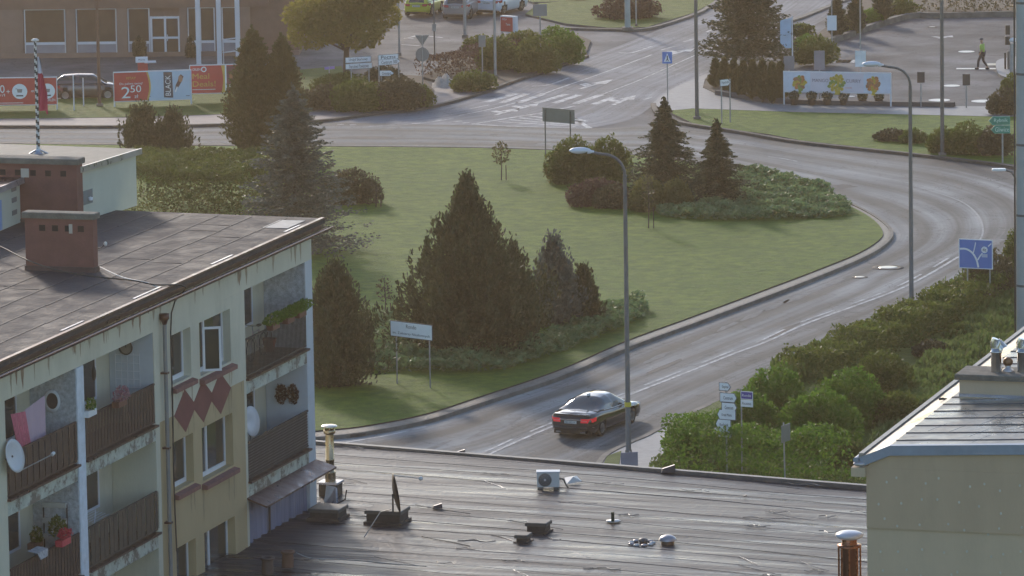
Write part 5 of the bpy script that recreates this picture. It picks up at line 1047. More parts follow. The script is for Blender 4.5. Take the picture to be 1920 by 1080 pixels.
hnd = M('banner_skin', (.45, .22, .13), .6); b.plate([(L*.79, z0+h*.30), (L*.82, z0+h*.36), (L*.88, z0+h*.62), (L*.905, z0+h*.80), (L*.87, z0+h*.88), (L*.84, z0+h*.80), (L*.83, z0+h*.66), (L*.80, z0+h*.50)], -.02, -.013, M('banner_sleeve', (.12, .06, .06), .7)); b.ellip((L*.865, -.02, z0+h*.72), (L*.028, .01, h*.12), hnd, 12)
b.plate([(L*.785, z0+h*.28), (L*.80, z0+h*.24), (L*.83, z0+h*.42), (L*.815, z0+h*.46)], -.026, -.021, SW)
b.box(L*.44, L*.47, -.014, -.011, z0+h*.12, z0+h*.14, SK); b.box(L*.93, L*.98, -.014, -.011, z0+h*.10, z0+h*.12, SK); b.build('sheet', t)
t, L, z0, z1 = banner((358, 191), (474, 188), 175, 124, 'red Meal Deals banner partly hidden by the tall columnar conifer'); h = z1-z0
b = MB(); b.box(0, L, -.01, .01, z0, z1, RED); b.text('ORLEN', L*.10, z1-h*.13, h*.09, SW, width=L*.13); b.lathe([(.16, 0), (.10, 0)], SW, (0, 0, 0), 16, T=Matrix.Translation((L*.22, -.03, z1-h*.13)) @ Matrix.Rotation(math.pi/2, 4, 'X'))
b.text('Meal', L*.17, z1-h*.38, h*.20, YEL, width=L*.27); b.text('Deals!', L*.22, z1-h*.66, h*.20, YEL, width=L*.37); b.box(L*.03, L*.4, -.014, -.011, z0+h*.12, z0+h*.14, SW)
arc = [(L*.50+L*.03*math.sin(math.pi*k/10), z0+h*k/10) for k in range(11)]; b.plate(arc+[(L*.56, z1), (L*.56, z0)], -.016, -.012, YEL); b.box(L*.56, L*.585, -.018, -.011, z0, z1, SW)
for i, (xa, xb) in enumerate(((.59, .72), (.735, .86), (.875, .99))): b.box(L*xa, L*xb, -.018, -.011, z0+h*.04, z1-h*.03, M('banner_dark', (.16, .05, .07), .6)); b.text('8.', L*(xa+xb)/2, z0+h*.2, h*.22, SW, width=L*.06); b.ellip((L*(xa+xb)/2, -.02, z0+h*.58), (L*.025, .008, h*.18), M('food_brown', (.35, .16, .08), .7), 10)
b.build('sheet', t)
t, L, z0, z1 = banner((-60, 208), (107, 206), 197, 148, 'plain red banner with two white round cart symbols at the left edge'); h = z1-z0
b = MB(); b.box(0, L, -.01, .01, z0, z1, RED); k = lambda x: (x+60)/167*L
for cx, tx in ((38, 'tanie'), (90, 'w')):
    b.raw([(k(cx)+h*.29*math.cos(a), -.016, z0+h*.5+h*.29*math.sin(a)) for a in np.linspace(0, 2*math.pi, 25)[:-1]], [tuple(range(24))], SW)
    u_ = k(cx); z_ = z0+h*.52; b.plate([(u_-.16, z_+.1), (u_+.16, z_+.1), (u_+.12, z_-.1), (u_-.12, z_-.1)], -.022, -.018, SBK); b.box(u_-.24, u_-.14, -.022, -.018, z_+.1, z_+.13, SBK); b.box(u_-.2, u_+.2, -.022, -.018, z_-.32, z_-.24, SK)
b.text('+', k(16.5), z0+h*.5, .2, SW); b.text('APKA', k(64), z0+h*.5, .12, SW, width=.3); b.text('ORLEN', k(96), z0+h*.16, .15, SW, width=.5); b.text('50', k(1), z0+h*.6, h*.3, SW, width=.55); b.text('gr/l', k(2), z0+h*.35, .2, SW, width=.5); b.box(k(-30), k(44), -.014, -.011, z0+h*.05, z0+h*.07, SW); b.build('sheet', t)
# food banner by the car park
t, L, z0, z1 = banner((1470, 196), (1670, 200), 171, 135, 'long white MANGO CURRY food banner along the car park'); h = z1-z0; MG = M('banner_pinkwhite', (.66, .62, .70), .6, var=.06)
b = MB(); b.box(0, L, -.01, .01, z0, z1, MG); b.box(.0, L*.25, -.015, -.011, z0, z1, M('banner_cool', (.60, .65, .76), .6)); b.box(L*.75, L, -.015, -.011, z0, z1, MATS['banner_cool'])
TXG = M('banner_text', (.26, .20, .26), .7); b.text('MANGO', L*.345, z1-h*.40, h*.17, TXG, width=L*.15); b.text('CURRY', L*.655, z1-h*.40, h*.17, TXG, width=L*.14); b.text('nowość', L*.61, z0+h*.25, h*.08, ORG, width=L*.06)
fc = [M('food_gold', (.50, .36, .05), .7, var=.3, scale=8), M('food_orange', (.52, .20, .07), .7, var=.3, scale=8), M('food_green', (.22, .27, .06), .7, var=.3, scale=8), M('food_brown', (.35, .16, .08), .7)]
for cx, rr, pal in ((.15, .40, (1, 0, 3, 2)), (.5, .52, (0, 2, 0, 0)), (.84, .42, (1, 3, 1, 0))):
    for i in range(26):
        a = i*2.4; q = rr*math.sqrt((i+.5)/26)*.9*h; x = L*cx+math.cos(a)*q*.9; z = z0+h*.45+math.sin(a)*q; rd = h*.10
        b.plate([(x+rd*random.uniform(.7, 1.3)*math.cos(t_), max(z0-.1, z+rd*math.sin(t_))) for t_ in (0, 1.2, 2.2, 3.3, 4.4, 5.4)], -.022-.001*i, -.016, fc[pal[i % 4]])
    b.plate([(L*cx-rr*h*.28, z0-.14), (L*cx+rr*h*.28, z0-.14), (L*cx+rr*h*.1, z0+h*.1), (L*cx-rr*h*.1, z0+h*.1)], -.021, -.012, fc[pal[3]])
b.build('sheet', t)
for i, px in enumerate((1489, 1522, 1551, 1582, 1617, 1648)):
    pos = ['first', 'second', 'third', 'fourth', 'fifth', 'sixth'][i]; P = G(px, 196, .16); t = thing('potted_conifer', f'{pos} small conifer in a pot from the left below the food banner', 'potted plant', P, 0, 'potted conifers under the food banner')
    b = MB(); b.lathe([(.001, 0), (.18, 0), (.24, .3), (.26, .32), (.22, .32), (.001, .28)], M('pot_brown', (.09, .06, .045), .7), (0, 0, 0), 14); b.build('pot', t); bush_mesh('crown', [(0, 0, .52, .30, .30, .24)], 380, .11, 'spruce', t)
# ================================================================ car park details
P = G(1897, 150, .16); t = thing('traffic_light', 'small signal heads on a thick post at the right edge of the car park', 'signal', P, 0)
b = MB(); b.tube([(0, 0, 0), (0, 0, zat(P, 82))], .12, GALV, 10); b.build('post', t); z = zat(P, 85)
b = MB(); b.bbox(-.38, -.1, -.12, .12, z, z+.5, BK, .02); b.build('signal_head', t); b = MB(); b.bbox(-.36, -.1, -.12, .12, z+.6, z+1.15, BK, .02); b.build('signal_head', t); b = MB(); b.ellip((.08, -.14, z+.28), (.24, .1, .14), WHITE, 12); b.build('mirror', t)
P = G(1889, 129, .16); t = thing('stone_pillar', 'pale block pillar and dark bollard on the small round island', 'pillar', P, 0)
b = MB(); b.bbox(0, .38, -.1, .3, 0, zat(P, 97), KERB, .03); b.build('block', t); b = MB(); b.tube([(-.13, 0, 0), (-.13, 0, zat(P, 100))], .06, BK, 10); b.build('bollard', t)
b = MB(); 
V = []; n = 12
for j in range(n+1):
    for i in range(n+1): x, y = (i/n-.5), (j/n-.5); z = .55*max(0, 1-(x*x*4+y*y*4))*(1+.35*math.sin(x*17+y*9)); V.append((x*1.5, y*2.6, z))
b.raw(V, [(j*(n+1)+i, j*(n+1)+i+1, (j+1)*(n+1)+i+1, (j+1)*(n+1)+i) for j in range(n) for i in range(n)], M('pale_sand', (.48, .43, .38), .9, var=.2, scale=4, bump=.5))
b.build('sand_pile', label='pile of pale sand beside the path by the shrubs', cat='sand pile', loc=G(834, 160, .12))
# ================================================================ shop building top left
A = G(-120, 108, .1); B = G(470, 101, .1); d = B-A; rz = math.atan2(d.y, d.x); Ls = d.length
t = thing('shop_building', 'low brown shop building with big windows and white framed double door', 'building', (A.x, A.y, 0), rz); k = lambda x: (x+120)/590*Ls; SB = M('shop_brown', (.20, .12, .088), .8, var=.15, scale=1, dirt=.3); PIL = M('shop_pilaster', (.25, .165, .13), .8, var=.15, scale=1)
HS = 5.2; zz = lambda y: HT(G(235, 105), y)
b = MB(); b.box(-4, Ls+3, .25, 14, 0, HS, SB); b.box(-4.2, Ls+3.2, -.3, 14.2, HS, HS+.3, PIL)
for xa, xb in ((-40, 45), (125, 143), (221, 240), (338, 352), (450, 470)): b.box(k(xa), k(xb), 0, .25, 0, HS, PIL)
b.box(k(-120), k(505), -.02, .25, zz(14), HS, SB); b.box(-4, Ls+3, -.06, .25, 0, .28, PIL); b.build('wall', t)
SG = M('shop_glass', (.10, .068, .048), .12, var=.3, scale=.6); SP = M('shop_panel', (.27, .27, .31), .5)
for xa, xb in ((47, 124), (144, 220), (241, 282), (353, 372), (376, 404), (417, 445)):
    f = MB(); z0, z1, zm = zz(103), zz(14), zz(81); w_ = .06
    for a, c, e, g in ((xa, xa+2, z0, z1), (xb-2, xb, z0, z1)): f.box(k(a), k(c), .1, .2, e, g, WHITE if xa < 350 else WHITE)
    for z in (z0, zm, z1-.06): f.box(k(xa+2), k(xb-2), .1, .2, z, z+(.16 if z == zm else .07), WHITE)
    o = f.build('window', t); g = MB(); g.box(k(xa+1), k(xb-1), .17, .19, zm+.1, z1, SG); g.box(k(xa+1), k(xb-1), .17, .185, z0+.05, zm+.02, SP); g.build('pane', o)
z0, z1 = zz(102), zz(30); f = MB(); xs = (284, 311, 339)
for a, c in ((283, 287), (309, 313), (335, 339)): f.box(k(a), k(c), .02, .14, z0, z1, WHITE)
for z in (z0, zz(72), z1-.14): f.box(k(287), k(309), .02, .14, z, z+.13, WHITE); f.box(k(313), k(335), .02, .14, z, z+.13, WHITE)
o = f.build('door', t); g = MB(); g.box(k(285), k(337), .09, .11, z0+.1, z1-.05, SG); g.build('pane', o); g = MB(); g.tube([(k(315), -.02, zz(76)), (k(315), -.02, zz(64))], .025, WHITE); g.build('handle', o)
for x in (373, 412, 447):
    P = G(x, 122, .1); c = thing('white_post', {373: 'white square canopy post left of the other two by the shop', 412: 'white square canopy post in the middle by the shop', 447: 'white square canopy post nearest the columnar conifers'}[x], 'post', P, rz, 'white canopy posts by the shop'); b = MB(); b.bbox(-.14, .14, -.1, .1, 0, 6.5, WHITE, .01); b.build('shaft', c); b = MB(); b.bbox(-.2, .2, -.16, .16, -.05, .06, GALV, .01); b.build('base', c)
P = G(418, 121, .1); c = thing('railing', 'white handrail between the canopy posts', 'railing', P, rz); b = MB()
for z in (zat(P, 98), zat(P, 74)): b.tube([(0, 0, z), (.9, 0, z+.1)], .04, WHITE)
for x in (.05, .85): b.tube([(x, 0, 0), (x, 0, zat(P, 72))], .03, WHITE)
b.build('frame', c)
for px, py, w_, h_, lb in ((262, 108, 26, 40, 'amber shrub in a tub left of the shop door'), (358, 108, 20, 42, 'reddish potted shrub right of the shop door'), (255, 60, 0, 0, '')):
    if w_: shrub(px, py, w_, h_, lb, 'brown', 4, .16)
P = G(268, 138, .1); t = thing('price_sign', 'small red stand with a white sign behind the fuel banner', 'stand', P, .1); b = MB(); b.bbox(-.3, .3, -.2, .2, 0, zat(P, 117), RED, .03); b.build('body', t); b = MB(); b.box(-.42, .3, -.2, .1, zat(P, 116), zat(P, 106), SW); b.text('Myjnia', -.06, (zat(P, 116)+zat(P, 106))/2, .1, SK, y=-.21, width=.4); b.build('plate', t); b = MB(); b.box(.1, .8, -.3, .5, zat(P, 117), zat(P, 116)+.03, WHITE); b.build('shelf', t)
for px, py, yt, lb in ((139, 208, 140, 'thin pale post left of the pair in front of the parked hatchback'), (157, 200, 146, 'thin pale post right of the pair in front of the parked hatchback')):
    pole(px, py, 0, lb, .04, WHITE, ytop=yt, base=False)
# ================================================================ vehicles
TYRE = M('tyre', (.018, .018, .02), .85, var=.2); RIM = M('alloy_rim', (.35, .36, .38), .3, .9); CGL = M('car_glass', (.02, .035, .04), .04, var=.1, spec=.9); CHROME = M('chrome', (.6, .6, .6), .15, 1)
TL = M('tail_lamp', (.60, .012, .03), .25, var=.1, coat=.6, emit=(1, .03, .05, .15)); TLP = M('tail_lamp_unlit', (.34, .015, .03), .25, var=.1, coat=.6); TLI = M('tail_lamp_core', (.75, .12, .14), .2, var=.05); PLATE = M('number_plate', (.55, .58, .58), .5); UNDER = M('car_underbody', (.015, .015, .015), .9)
def lerpt(T, x):
    if x <= T[0][0]: return T[0][1]
    for (a, p), (c, q) in zip(T, T[1:]):
        if x <= c: f = (x-a)/(c-a); f = f*f*(3-2*f)*.5+f*.5; return p+(q-p)*f
    return T[-1][1]
def car(name, label, px, py, yaw, L, Wd, Hh, paint, kind='sedan', group=None, headlamps=False, plate='SR 5521K'):
    # origin on ground under the rear axle centre; x forward
    P = G(px, py, .012); t = thing(name, label, 'car', P, yaw, group); hw = Wd/2; R = .33 if Hh < 1.55 else .36
    ov = .95 if kind == 'sedan' else .72; fr = L-ov; xb = -ov; wb = L*.585
    if kind == 'sedan': deck = [(xb, .80), (xb+.12, .98), (xb+.35, 1.03), (xb+1.0, 1.05), (xb+2.2, .98), (xb+3.4, .96), (L-ov-.6, .84), (L-ov-.15, .70), (L-ov, .55)]; g0, r0, r1, g1 = xb+.75, xb+1.75, xb+2.75, xb+3.75
    else: deck = [(xb, .85), (xb+.1, 1.0), (xb+1, 1.02), (xb+2.2, 1.0), (L-ov-1.0, .97), (L-ov-.4, .86), (L-ov-.1, .70), (L-ov, .55)]; g0, r0, r1, g1 = xb+.06, xb+.62, xb+2.3, xb+3.15
    if kind == 'suv': deck = [(x, z*1.10) for x, z in deck]
    nx = 64; V = []; prof = [(0, .22, 0), (.86, .22, 0), (.95, .27, 0), (.99, .42, 0), (1.0, .62, .3), (.985, .82, .6), (.95, .93, .85), (.86, .99, .97), (.5, 1.02, 1.0), (0, 1.035, 1.0)]
    def wid(x):
        e = min(x-xb, fr-x); q = .80+.20*math.sqrt(max(0, 1-(1-min(1, e/.75))**2)); return hw*q
    b = MB(); rows = []
    for i in range(nx+1):
        x = xb+L*i/nx; zt = lerpt(deck, x); wv = wid(x); rise = max(0, .16*(1-min(1, (x-xb)/.35))), max(0, .14*(1-min(1, (fr-x)/.35)))
        row = []
        for wy, zz_, _ in prof: z = .20+max(rise)*(1 if zz_ < .5 else 0)+(zt-.20)*((zz_-.22)/(1.035-.22)); row.append((x, wv*wy, z))
        rows.append(row)
    m = len(prof); V = []
    for row in rows: V += [(x, -y, z) for x, y, z in row[::-1]]+[(x, y, z) for x, y, z in row[1:]]
    mm = 2*m-1; Fp = []; Fa = []
    for i in range(nx):
        for k in range(mm-1):
            f = (i*mm+k, (i+1)*mm+k, (i+1)*mm+k+1, i*mm+k+1); c = [sum(V[q][j] for q in f)/4 for j in range(3)]
            if abs(c[1]) > hw*.8 and any((c[0]-ax)**2+(c[2]-R)**2 < (R+.055)**2 for ax in (0, wb)): continue
            Fp.append(f)
    b.raw(V, Fp, paint, True); b.raw(V, [tuple(range(mm-1, -1, -1)), tuple(nx*mm+k for k in range(mm))], paint)
    b.box(xb+.15, fr-.2, -hw+.16, hw-.16, .17, .62, UNDER)
    body = b.build('body', t)
    # cabin shell
    b = MB(); gl = MB(); nx2, nv = 40, 16; V = []
    zr = [(g0, 0), (r0, .93), ((r0+r1)/2, 1.0), (r1, .96), (g1, 0)]
    for i in range(nx2+1):
        x = g0+(g1-g0)*i/nx2; zb = lerpt(deck, x)-.02; q = lerpt(zr, x) if kind == 'sedan' or x > r0 else min(1, ((x-g0)/(r0-g0))**.55)*.95; zt = zb+(Hh-zb)*q; bw = wid(x)*.90
        for k in range(nv+1):
            a = math.pi*k/nv; ca = math.cos(a); s_ = math.sin(a)**.62 if 0 < k < nv else 0; tw = bw*(1-.26*s_*q); V.append((x, -tw*math.copysign(abs(ca)**.55, ca), zb+(zt-zb)*s_))
    Pp = []; parts = {'windscreen': [], 'rear_window': [], 'side_window': [], 'side_window2': []}
    for i in range(nx2):
        for k in range(nv):
            f = (i*(nv+1)+k, (i+1)*(nv+1)+k, (i+1)*(nv+1)+k+1, i*(nv+1)+k+1); c = Vector([sum(V[q][j] for q in f)/4 for j in range(3)]); x = c.x
            side = k <= 4 or k >= nv-5; mid = 3 <= k <= nv-4; fx = (x-g0)/(g1-g0); hgt = (c.z-lerpt(deck, x))/(Hh-lerpt(deck, x)+1e-6)
            if not side and x < r0-.05: parts['rear_window'].append(f)
            elif not side and x > r1+.05: parts['windscreen'].append(f)
            elif side and k not in (0, nv-1) and .05 < hgt < .86 and r0-.35 < x < r1+.45 and abs(x-(r0+r1)/2) > .06: parts['side_window' if k < nv/2 else 'side_window2'].append(f)
            else: Pp.append(f)
    b.raw(V, Pp, paint, True); b.build('roof', t)
    for nme, fs in parts.items():
        if fs: g = MB(); g.raw(V, fs, CGL, True); g.build(nme.replace('2', ''), t)
    if kind == 'sedan':
        for s in (-1, 1): c = MB(); c.tube([(x, s*wid(x)*.925, lerpt(deck, x)-.035) for x in np.linspace(g0+.5, g1-.2, 10)], .014, CHROME, 6); c.build('trim_strip', t)
    for ax in (0, wb):
        for s in (-1, 1):
            T = Matrix.Translation((ax, s*(hw-.12), R)) @ Matrix.Rotation(math.pi/2, 4, 'X')
            w_ = MB(); w_.lathe([(R*.62, -.11), (R*.95, -.11), (R, -.07), (R, .07), (R*.95, .11), (R*.62, .11)], TYRE, seg=24, T=T); wo = w_.build('wheel', t)
            r_ = MB(); r_.lathe([(.001, .0), (R*.2, s*-.10), (R*.3, s*-.07), (R*.58, s*-.10), (R*.64, s*-.11), (R*.64, 0)], RIM if kind != 'suv' else M('rim_dark', (.12, .12, .13), .4, .8), seg=24, T=T)
            for q in range(6): a = q*math.pi/3; r_.box(-.03, .03, .05, R*.6, -.118 if s > 0 else .10, -.10 if s > 0 else .118, RIM, T @ Matrix.Rotation(a, 4, 'Z'))
            r_.build('rim', wo)
    zt = lerpt(deck, xb+.05)
    for s in (-1, 1):
        w_ = MB(); x_ = xb+.10; V2 = []
        for a, z_ in ((-.02, zt-.06), (-.03, zt-.22)):
            V2 += [(xb-.012, s*hw*.46, z_), (xb-.0, s*hw*.78, z_+.01), (xb+.16, s*(wid(xb+.16)+.008), z_+.02), (xb+.42, s*(wid(xb+.42)+.008), z_+.05)]
        w_.raw(V2, [(0, 1, 5, 4), (1, 2, 6, 5), (2, 3, 7, 6)] if s > 0 else [(4, 5, 1, 0), (5, 6, 2, 1), (6, 7, 3, 2)], TL if kind == 'sedan' else TLP, True); w_.box(xb-.02, xb-.006, s*hw*.62-.12, s*hw*.62+.12, zt-.16, zt-.12, TLI); w_.build('tail_lamp', t)
    w_ = MB(); w_.box(xb-.022, xb-.004, -.26, .26, zt-.26, zt-.15, PLATE); T = Matrix.Rotation(-math.pi/2, 4, 'Z')
    tmp = MB(); tmp.text(plate, 0, 0, .07, SK, y=0, width=.44); w_.raw([(xb-.026, -x, z+zt-.205) for x, y, z in tmp.v], tmp.f, SK); w_.build('number_plate', t)
    w_ = MB(); w_.box(xb-.016, xb-.002, -hw*.5, hw*.5, zt-.12, zt-.09, CHROME); w_.build('chrome_strip', t)
    w_ = MB(); w_.tube([(xb+.25, -hw*.985, .47), (xb-.01, -hw*.72, .46), (xb-.03, 0, .46), (xb-.01, hw*.72, .46), (xb+.25, hw*.985, .47)], .028, paint, 8); w_.box(xb-.0, xb+.06, -hw*.7, hw*.7, .21, .36, UNDER); w_.build('bumper', t)
    if kind == 'sedan':
        w_ = MB(); w_.bbox(xb+.05, xb+.35, -hw*.82, hw*.82, zt+.0, zt+.10, paint, .03); w_.build('boot_lid', t)
        for s in (-1, 1): w_ = MB(); w_.box(xb-.03, xb+.1, s*hw*.55-.1, s*hw*.55+.1, .25, .30, CHROME); w_.build('exhaust', t)
        w_ = MB(); w_.bbox(r0-.1, r0+.1, -.04, .04, Hh-.05, Hh+.04, M('antenna_white', (.7, .7, .7), .3), .01); w_.build('antenna', t)
    for s in (-1, 1): w_ = MB(); w_.ellip((g1-.55, s*(hw+.06), lerpt(deck, g1-.5)+.06), (.09, .11, .07), paint, 10); w_.build('wing_mirror', t)
    for s in (-1, 1): w_ = MB(); w_.ellip((fr-.22, s*hw*.70, .66), (.18, .20, .08), M('headlamp', (.6, .62, .65), .1, spec=.9), 10); w_.build('headlight', t)
    return t
PD = M('paint_dark', (.016, .012, .014), .12, .0, var=.05, coat=1); PG = M('paint_graphite', (.10, .09, .095), .25, .4, var=.05, coat=.8); PY = M('paint_lime', (.50, .52, .03), .3, var=.04, coat=.8); PS = M('paint_silver', (.30, .29, .30), .35, .4, var=.04, coat=.6); PW = M('paint_white', (.62, .66, .72), .3, var=.03, coat=.8); PR = M('paint_dark_red', (.13, .03, .035), .3, .2, coat=.6)
# dark sedan driving away to the upper right
a1, a2 = G(1062, 818), G(1165, 775); yaw = math.atan2(*(G(1272, 705)-G(1000, 815)).yx)
print('sedan yaw', math.degrees(yaw))
SED = car('sedan', 'dark brown black sedan with red tail lamps driving past the near street lamp', 1089, 815, yaw, 5.0, 1.9, 1.48, PD)
car('hatchback', 'dark grey hatchback parked behind the red banner at the left edge', 124, 186, .03, 4.2, 1.75, 1.5, PG, 'hatch')
car('hatchback', 'lime yellow hatchback parked first in the row at the top', 786, 30, 1.32, 4.1, 1.8, 1.55, PY, 'hatch', plate='SR 7K120')
car('suv', 'silver grey car parked between the lime and the white ones', 858, 35, 1.36, 4.4, 1.85, 1.62, PS, 'suv', plate='SRB 4410')
car('suv', 'white car with dark wheels parked rightmost in the top row', 922, 27, 1.12, 4.5, 1.9, 1.65, PW, 'suv', plate='SR 2N088')
car('hatchback', 'dark red car mostly hidden by the columnar conifers', 492, 60, .6, 4.0, 1.7, 1.5, PR, 'hatch')
# ================================================================ person
SKIN = M('skin', (.35, .2, .14), .6); HIV = M('hi_vis_green', (.36, .52, .10), .75, var=.08, scale=6); TROU = M('dark_trousers', (.035, .035, .045), .85); HAIR = M('dark_cap', (.06, .065, .08), .8); SHOE = M('shoe', (.02, .02, .02), .7)
def skinned(name, V, E, R, mat, parent=None, root=0, sub=2):
    me = bpy.data.meshes.new(name); me.from_pydata(V, E, []); me.materials.append(mat); o = bpy.data.objects.new(name, me); scene.collection.objects.link(o)
    if parent: o.parent = parent; KIDS.setdefault(parent.name, []).append(o)
    sk_ = o.modifiers.new('skin', 'SKIN'); sk_.use_smooth_shade = True
    if not me.skin_vertices: me.skin_vertices.new()
    for i, r in enumerate(R): d = me.skin_vertices[0].data[i]; d.radius = r if hasattr(r, '__len__') else (r, r); d.use_root = (i == root)
    ss = o.modifiers.new('sub', 'SUBSURF'); ss.levels = sub-1; ss.render_levels = sub; return o
Pm = G(1842, 130, .01); hp = HT(Pm, 72)-.01; k = hp/1.8; t = thing('person', 'person in a bright green vest and dark trousers walking across the car park', 'person', Pm, math.pi/2+1.2); t.scale = (k, k, k)
# x forward, y left, z up
V = [(0, 0, .95), (0, 0, 1.15), (.02, 0, 1.38), (.03, 0, 1.50), (.05, 0, 1.62), (.05, 0, 1.74), (.02, .2, 1.42), (-.06, .26, 1.14), (.10, .27, .92), (.14, .27, .85), (.02, -.2, 1.42), (.08, -.26, 1.14), (.22, -.27, .95), (.26, -.27, .88), (0, .1, .92), (.20, .11, .52), (.24, .11, .09), (.36, .12, .05), (0, -.1, .92), (-.02, -.11, .50), (-.28, -.11, .14), (-.20, -.12, .04)]
E = [(0, 1), (1, 2), (2, 3), (3, 4), (4, 5), (2, 6), (6, 7), (7, 8), (8, 9), (2, 10), (10, 11), (11, 12), (12, 13), (0, 14), (14, 15), (15, 16), (16, 17), (0, 18), (18, 19), (19, 20), (20, 21)]
R = [(.13, .15), (.12, .14), (.13, .16), .055, .085, .075, .06, .045, .035, .035, .06, .045, .035, .035, .08, .06, .045, .035, .08, .06, .045, .035]
skinned('body', V, E, R, SKIN, t)
skinned('vest', [V[0], V[1], V[2], (.02, 0, 1.47), V[6], V[7], V[10], V[11]], [(0, 1), (1, 2), (2, 3), (2, 4), (4, 5), (2, 6), (6, 7)], [(.16, .19), (.155, .18), (.16, .2), .09, .085, .07, .085, .07], HIV, t)
skinned('trousers', [(0, 0, .97), V[14], V[15], (.235, .11, .12), V[18], V[19], (-.26, -.11, .16)], [(0, 1), (1, 2), (2, 3), (0, 4), (4, 5), (5, 6)], [(.15, .17), .105, .08, .065, .105, .08, .065], TROU, t)
b = MB(); b.ellip((.05, 0, 1.74), (.115, .105, .09), HAIR, 12, z0=-.1); b.box(.1, .22, -.07, .07, 1.735, 1.75, HAIR); b.build('cap', t)
for s in (1, -1):
    b = MB(); q = V[17] if s > 0 else V[21]; b.ellip((q[0]-.06, q[1], .05), (.14, .055, .055), SHOE, 10); b.build('shoe', t)
# ================================================================ wet roof items
def onlow(px, py, dz=.03): return G(px, py, ZL+dz)
# air conditioner
P = onlow(1007, 918); s = SC(1007, 918, ZL); t = thing('air_conditioner', 'white air conditioner outdoor unit on two feet on the wet roof', 'air conditioner', P, -.03)
ACW = M('ac_white', (.62, .65, .66), .45, var=.05, scale=4, dirt=.2, dirtcol=(.4, .42, .42)); w_ = 42/s; h_ = .42
b = MB(); b.bbox(0, w_, 0, .3, .07, .07+h_, ACW, .015); b.bbox(-.02, w_+.02, -.02, .32, .07+h_, .10+h_, WHITE, .01); b.build('casing', t)
b = MB(); cz = .07+h_*.5; cx = w_*.36; T = Matrix.Translation((cx, -.012, cz)) @ Matrix.Rotation(math.pi/2, 4, 'X')
b.lathe([(.19, 0), (.19, .012), (.001, .012)], M('fan_dark', (.12, .13, .14), .5), T=T, seg=24)
for r in (.05, .09, .13, .17): b.lathe([(r, .018), (r+.008, .022), (r+.008, .014)], M('fan_grille', (.35, .37, .38), .4), T=T, seg=24)
b.ellip((cx, -.03, cz), (.03, .01, .03), WHITE, 10); b.build('fan', t)
for x in (.02, w_-.17): b = MB(); b.bbox(x, x+.15, -.08, .38, 0, .07, KERB, .01); b.build('foot', t)
b = MB(); b.tube([(w_, .1, .3), (w_+.12, .08, .28), (w_+.2, .05, .1), (w_+.25, .0, .05)], .025, KERB); b.build('pipe', t)
b = MB(); b.raw([(0, -.1, .02), (.45, .2, .04), (.3, .45, .16), (-.05, .3, .14), (.2, .1, .2)], [(0, 1, 4), (1, 2, 4), (2, 3, 4), (3, 0, 4)], ACW); b.build('foil_cover', label='crumpled white foil lying right of the air conditioner', cat='foil', loc=onlow(1062, 908))
# tall flue with flat cap on brick base
P = onlow(620, 925); t = thing('metal_flue', 'tall brassy steel flue with round flat cap on a dark square base', 'flue', P, LRz)
BR_ = M('brass_steel', (.42, .33, .21), .28, .95, var=.2, scale=2, rvar=.1); s = SC(620, 925, ZL); hb = HT(P, 903)-P.z
b = MB(); b.bbox(-.28, .28, -.25, .25, -.05, hb-.04, M('dark_brick', (.07, .055, .045), .8, var=.3, scale=5), .02); b.build('base', t); b = MB(); b.bbox(-.31, .31, -.29, .29, hb-.04, hb+.02, FLM, .01); b.build('base_cap', t)
ht = HT(P, 799)-P.z; b = MB(); b.lathe([(.155, hb), (.155, hb+.25), (.165, hb+.26), (.165, hb+.29), (.12, hb+.3), (.12, hb+.62), (.132, hb+.63), (.132, hb+.66), (.12, hb+.67), (.12, ht-.18)], BR_, seg=20); b.build('pipe', t)
b = MB(); b.lathe([(.12, ht-.24), (.17, ht-.2), (.17, ht-.12), (.15, ht-.10)], BR_, seg=20)
for q in range(4): a = q*math.pi/2+.4; b.box(.13*math.cos(a)-.012, .13*math.cos(a)+.012, .13*math.sin(a)-.012, .13*math.sin(a)+.012, ht-.14, ht, BR_)
b.build('collar', t); b = MB(); b.lathe([(.001, ht-.01), (.235, ht-.01), (.24, ht+.005), (.2, ht+.03), (.001, ht+.05)], M('cap_bright', (.72, .68, .6), .25, .6), seg=28); b.build('cap', t)
def roofbox(px0, py0, px1, ytop, label, dep=.9, name='roof_vent_box', cat='vent box'):
    P = onlow(px0, py0); s = SC(px0, py0, ZL); w = (px1-px0)/s; h = HT(P, ytop)-P.z; t = thing(name, label, cat, P, LRz)
    b = MB(); b.box(.05, w-.05, .05, dep-.05, -.05, h-.1, M('box_felt', (.06, .05, .048), .75, var=.3, scale=4)); b.box(-.02, w+.02, -.02, dep+.02, -.05, .04, MATS['box_felt']); b.build('body', t)
    b = MB(); b.bbox(0, w, 0, dep, h-.1, h, M('box_lid', (.10, .095, .09), .6, var=.25, scale=4), .02); b.build('lid', t); return t
roofbox(577, 974, 638, 954, 'low dark vent box against the apartment block below the flue'); roofbox(683, 981, 755, 957, 'low dark vent box carrying the black satellite dish')
roofbox(984, 1000, 1026, 980, 'brown square vent box standing alone in the roof middle', .6); roofbox(964, 1019, 990, 1003, 'smaller brown vent box just in front of the lone square one', .5)
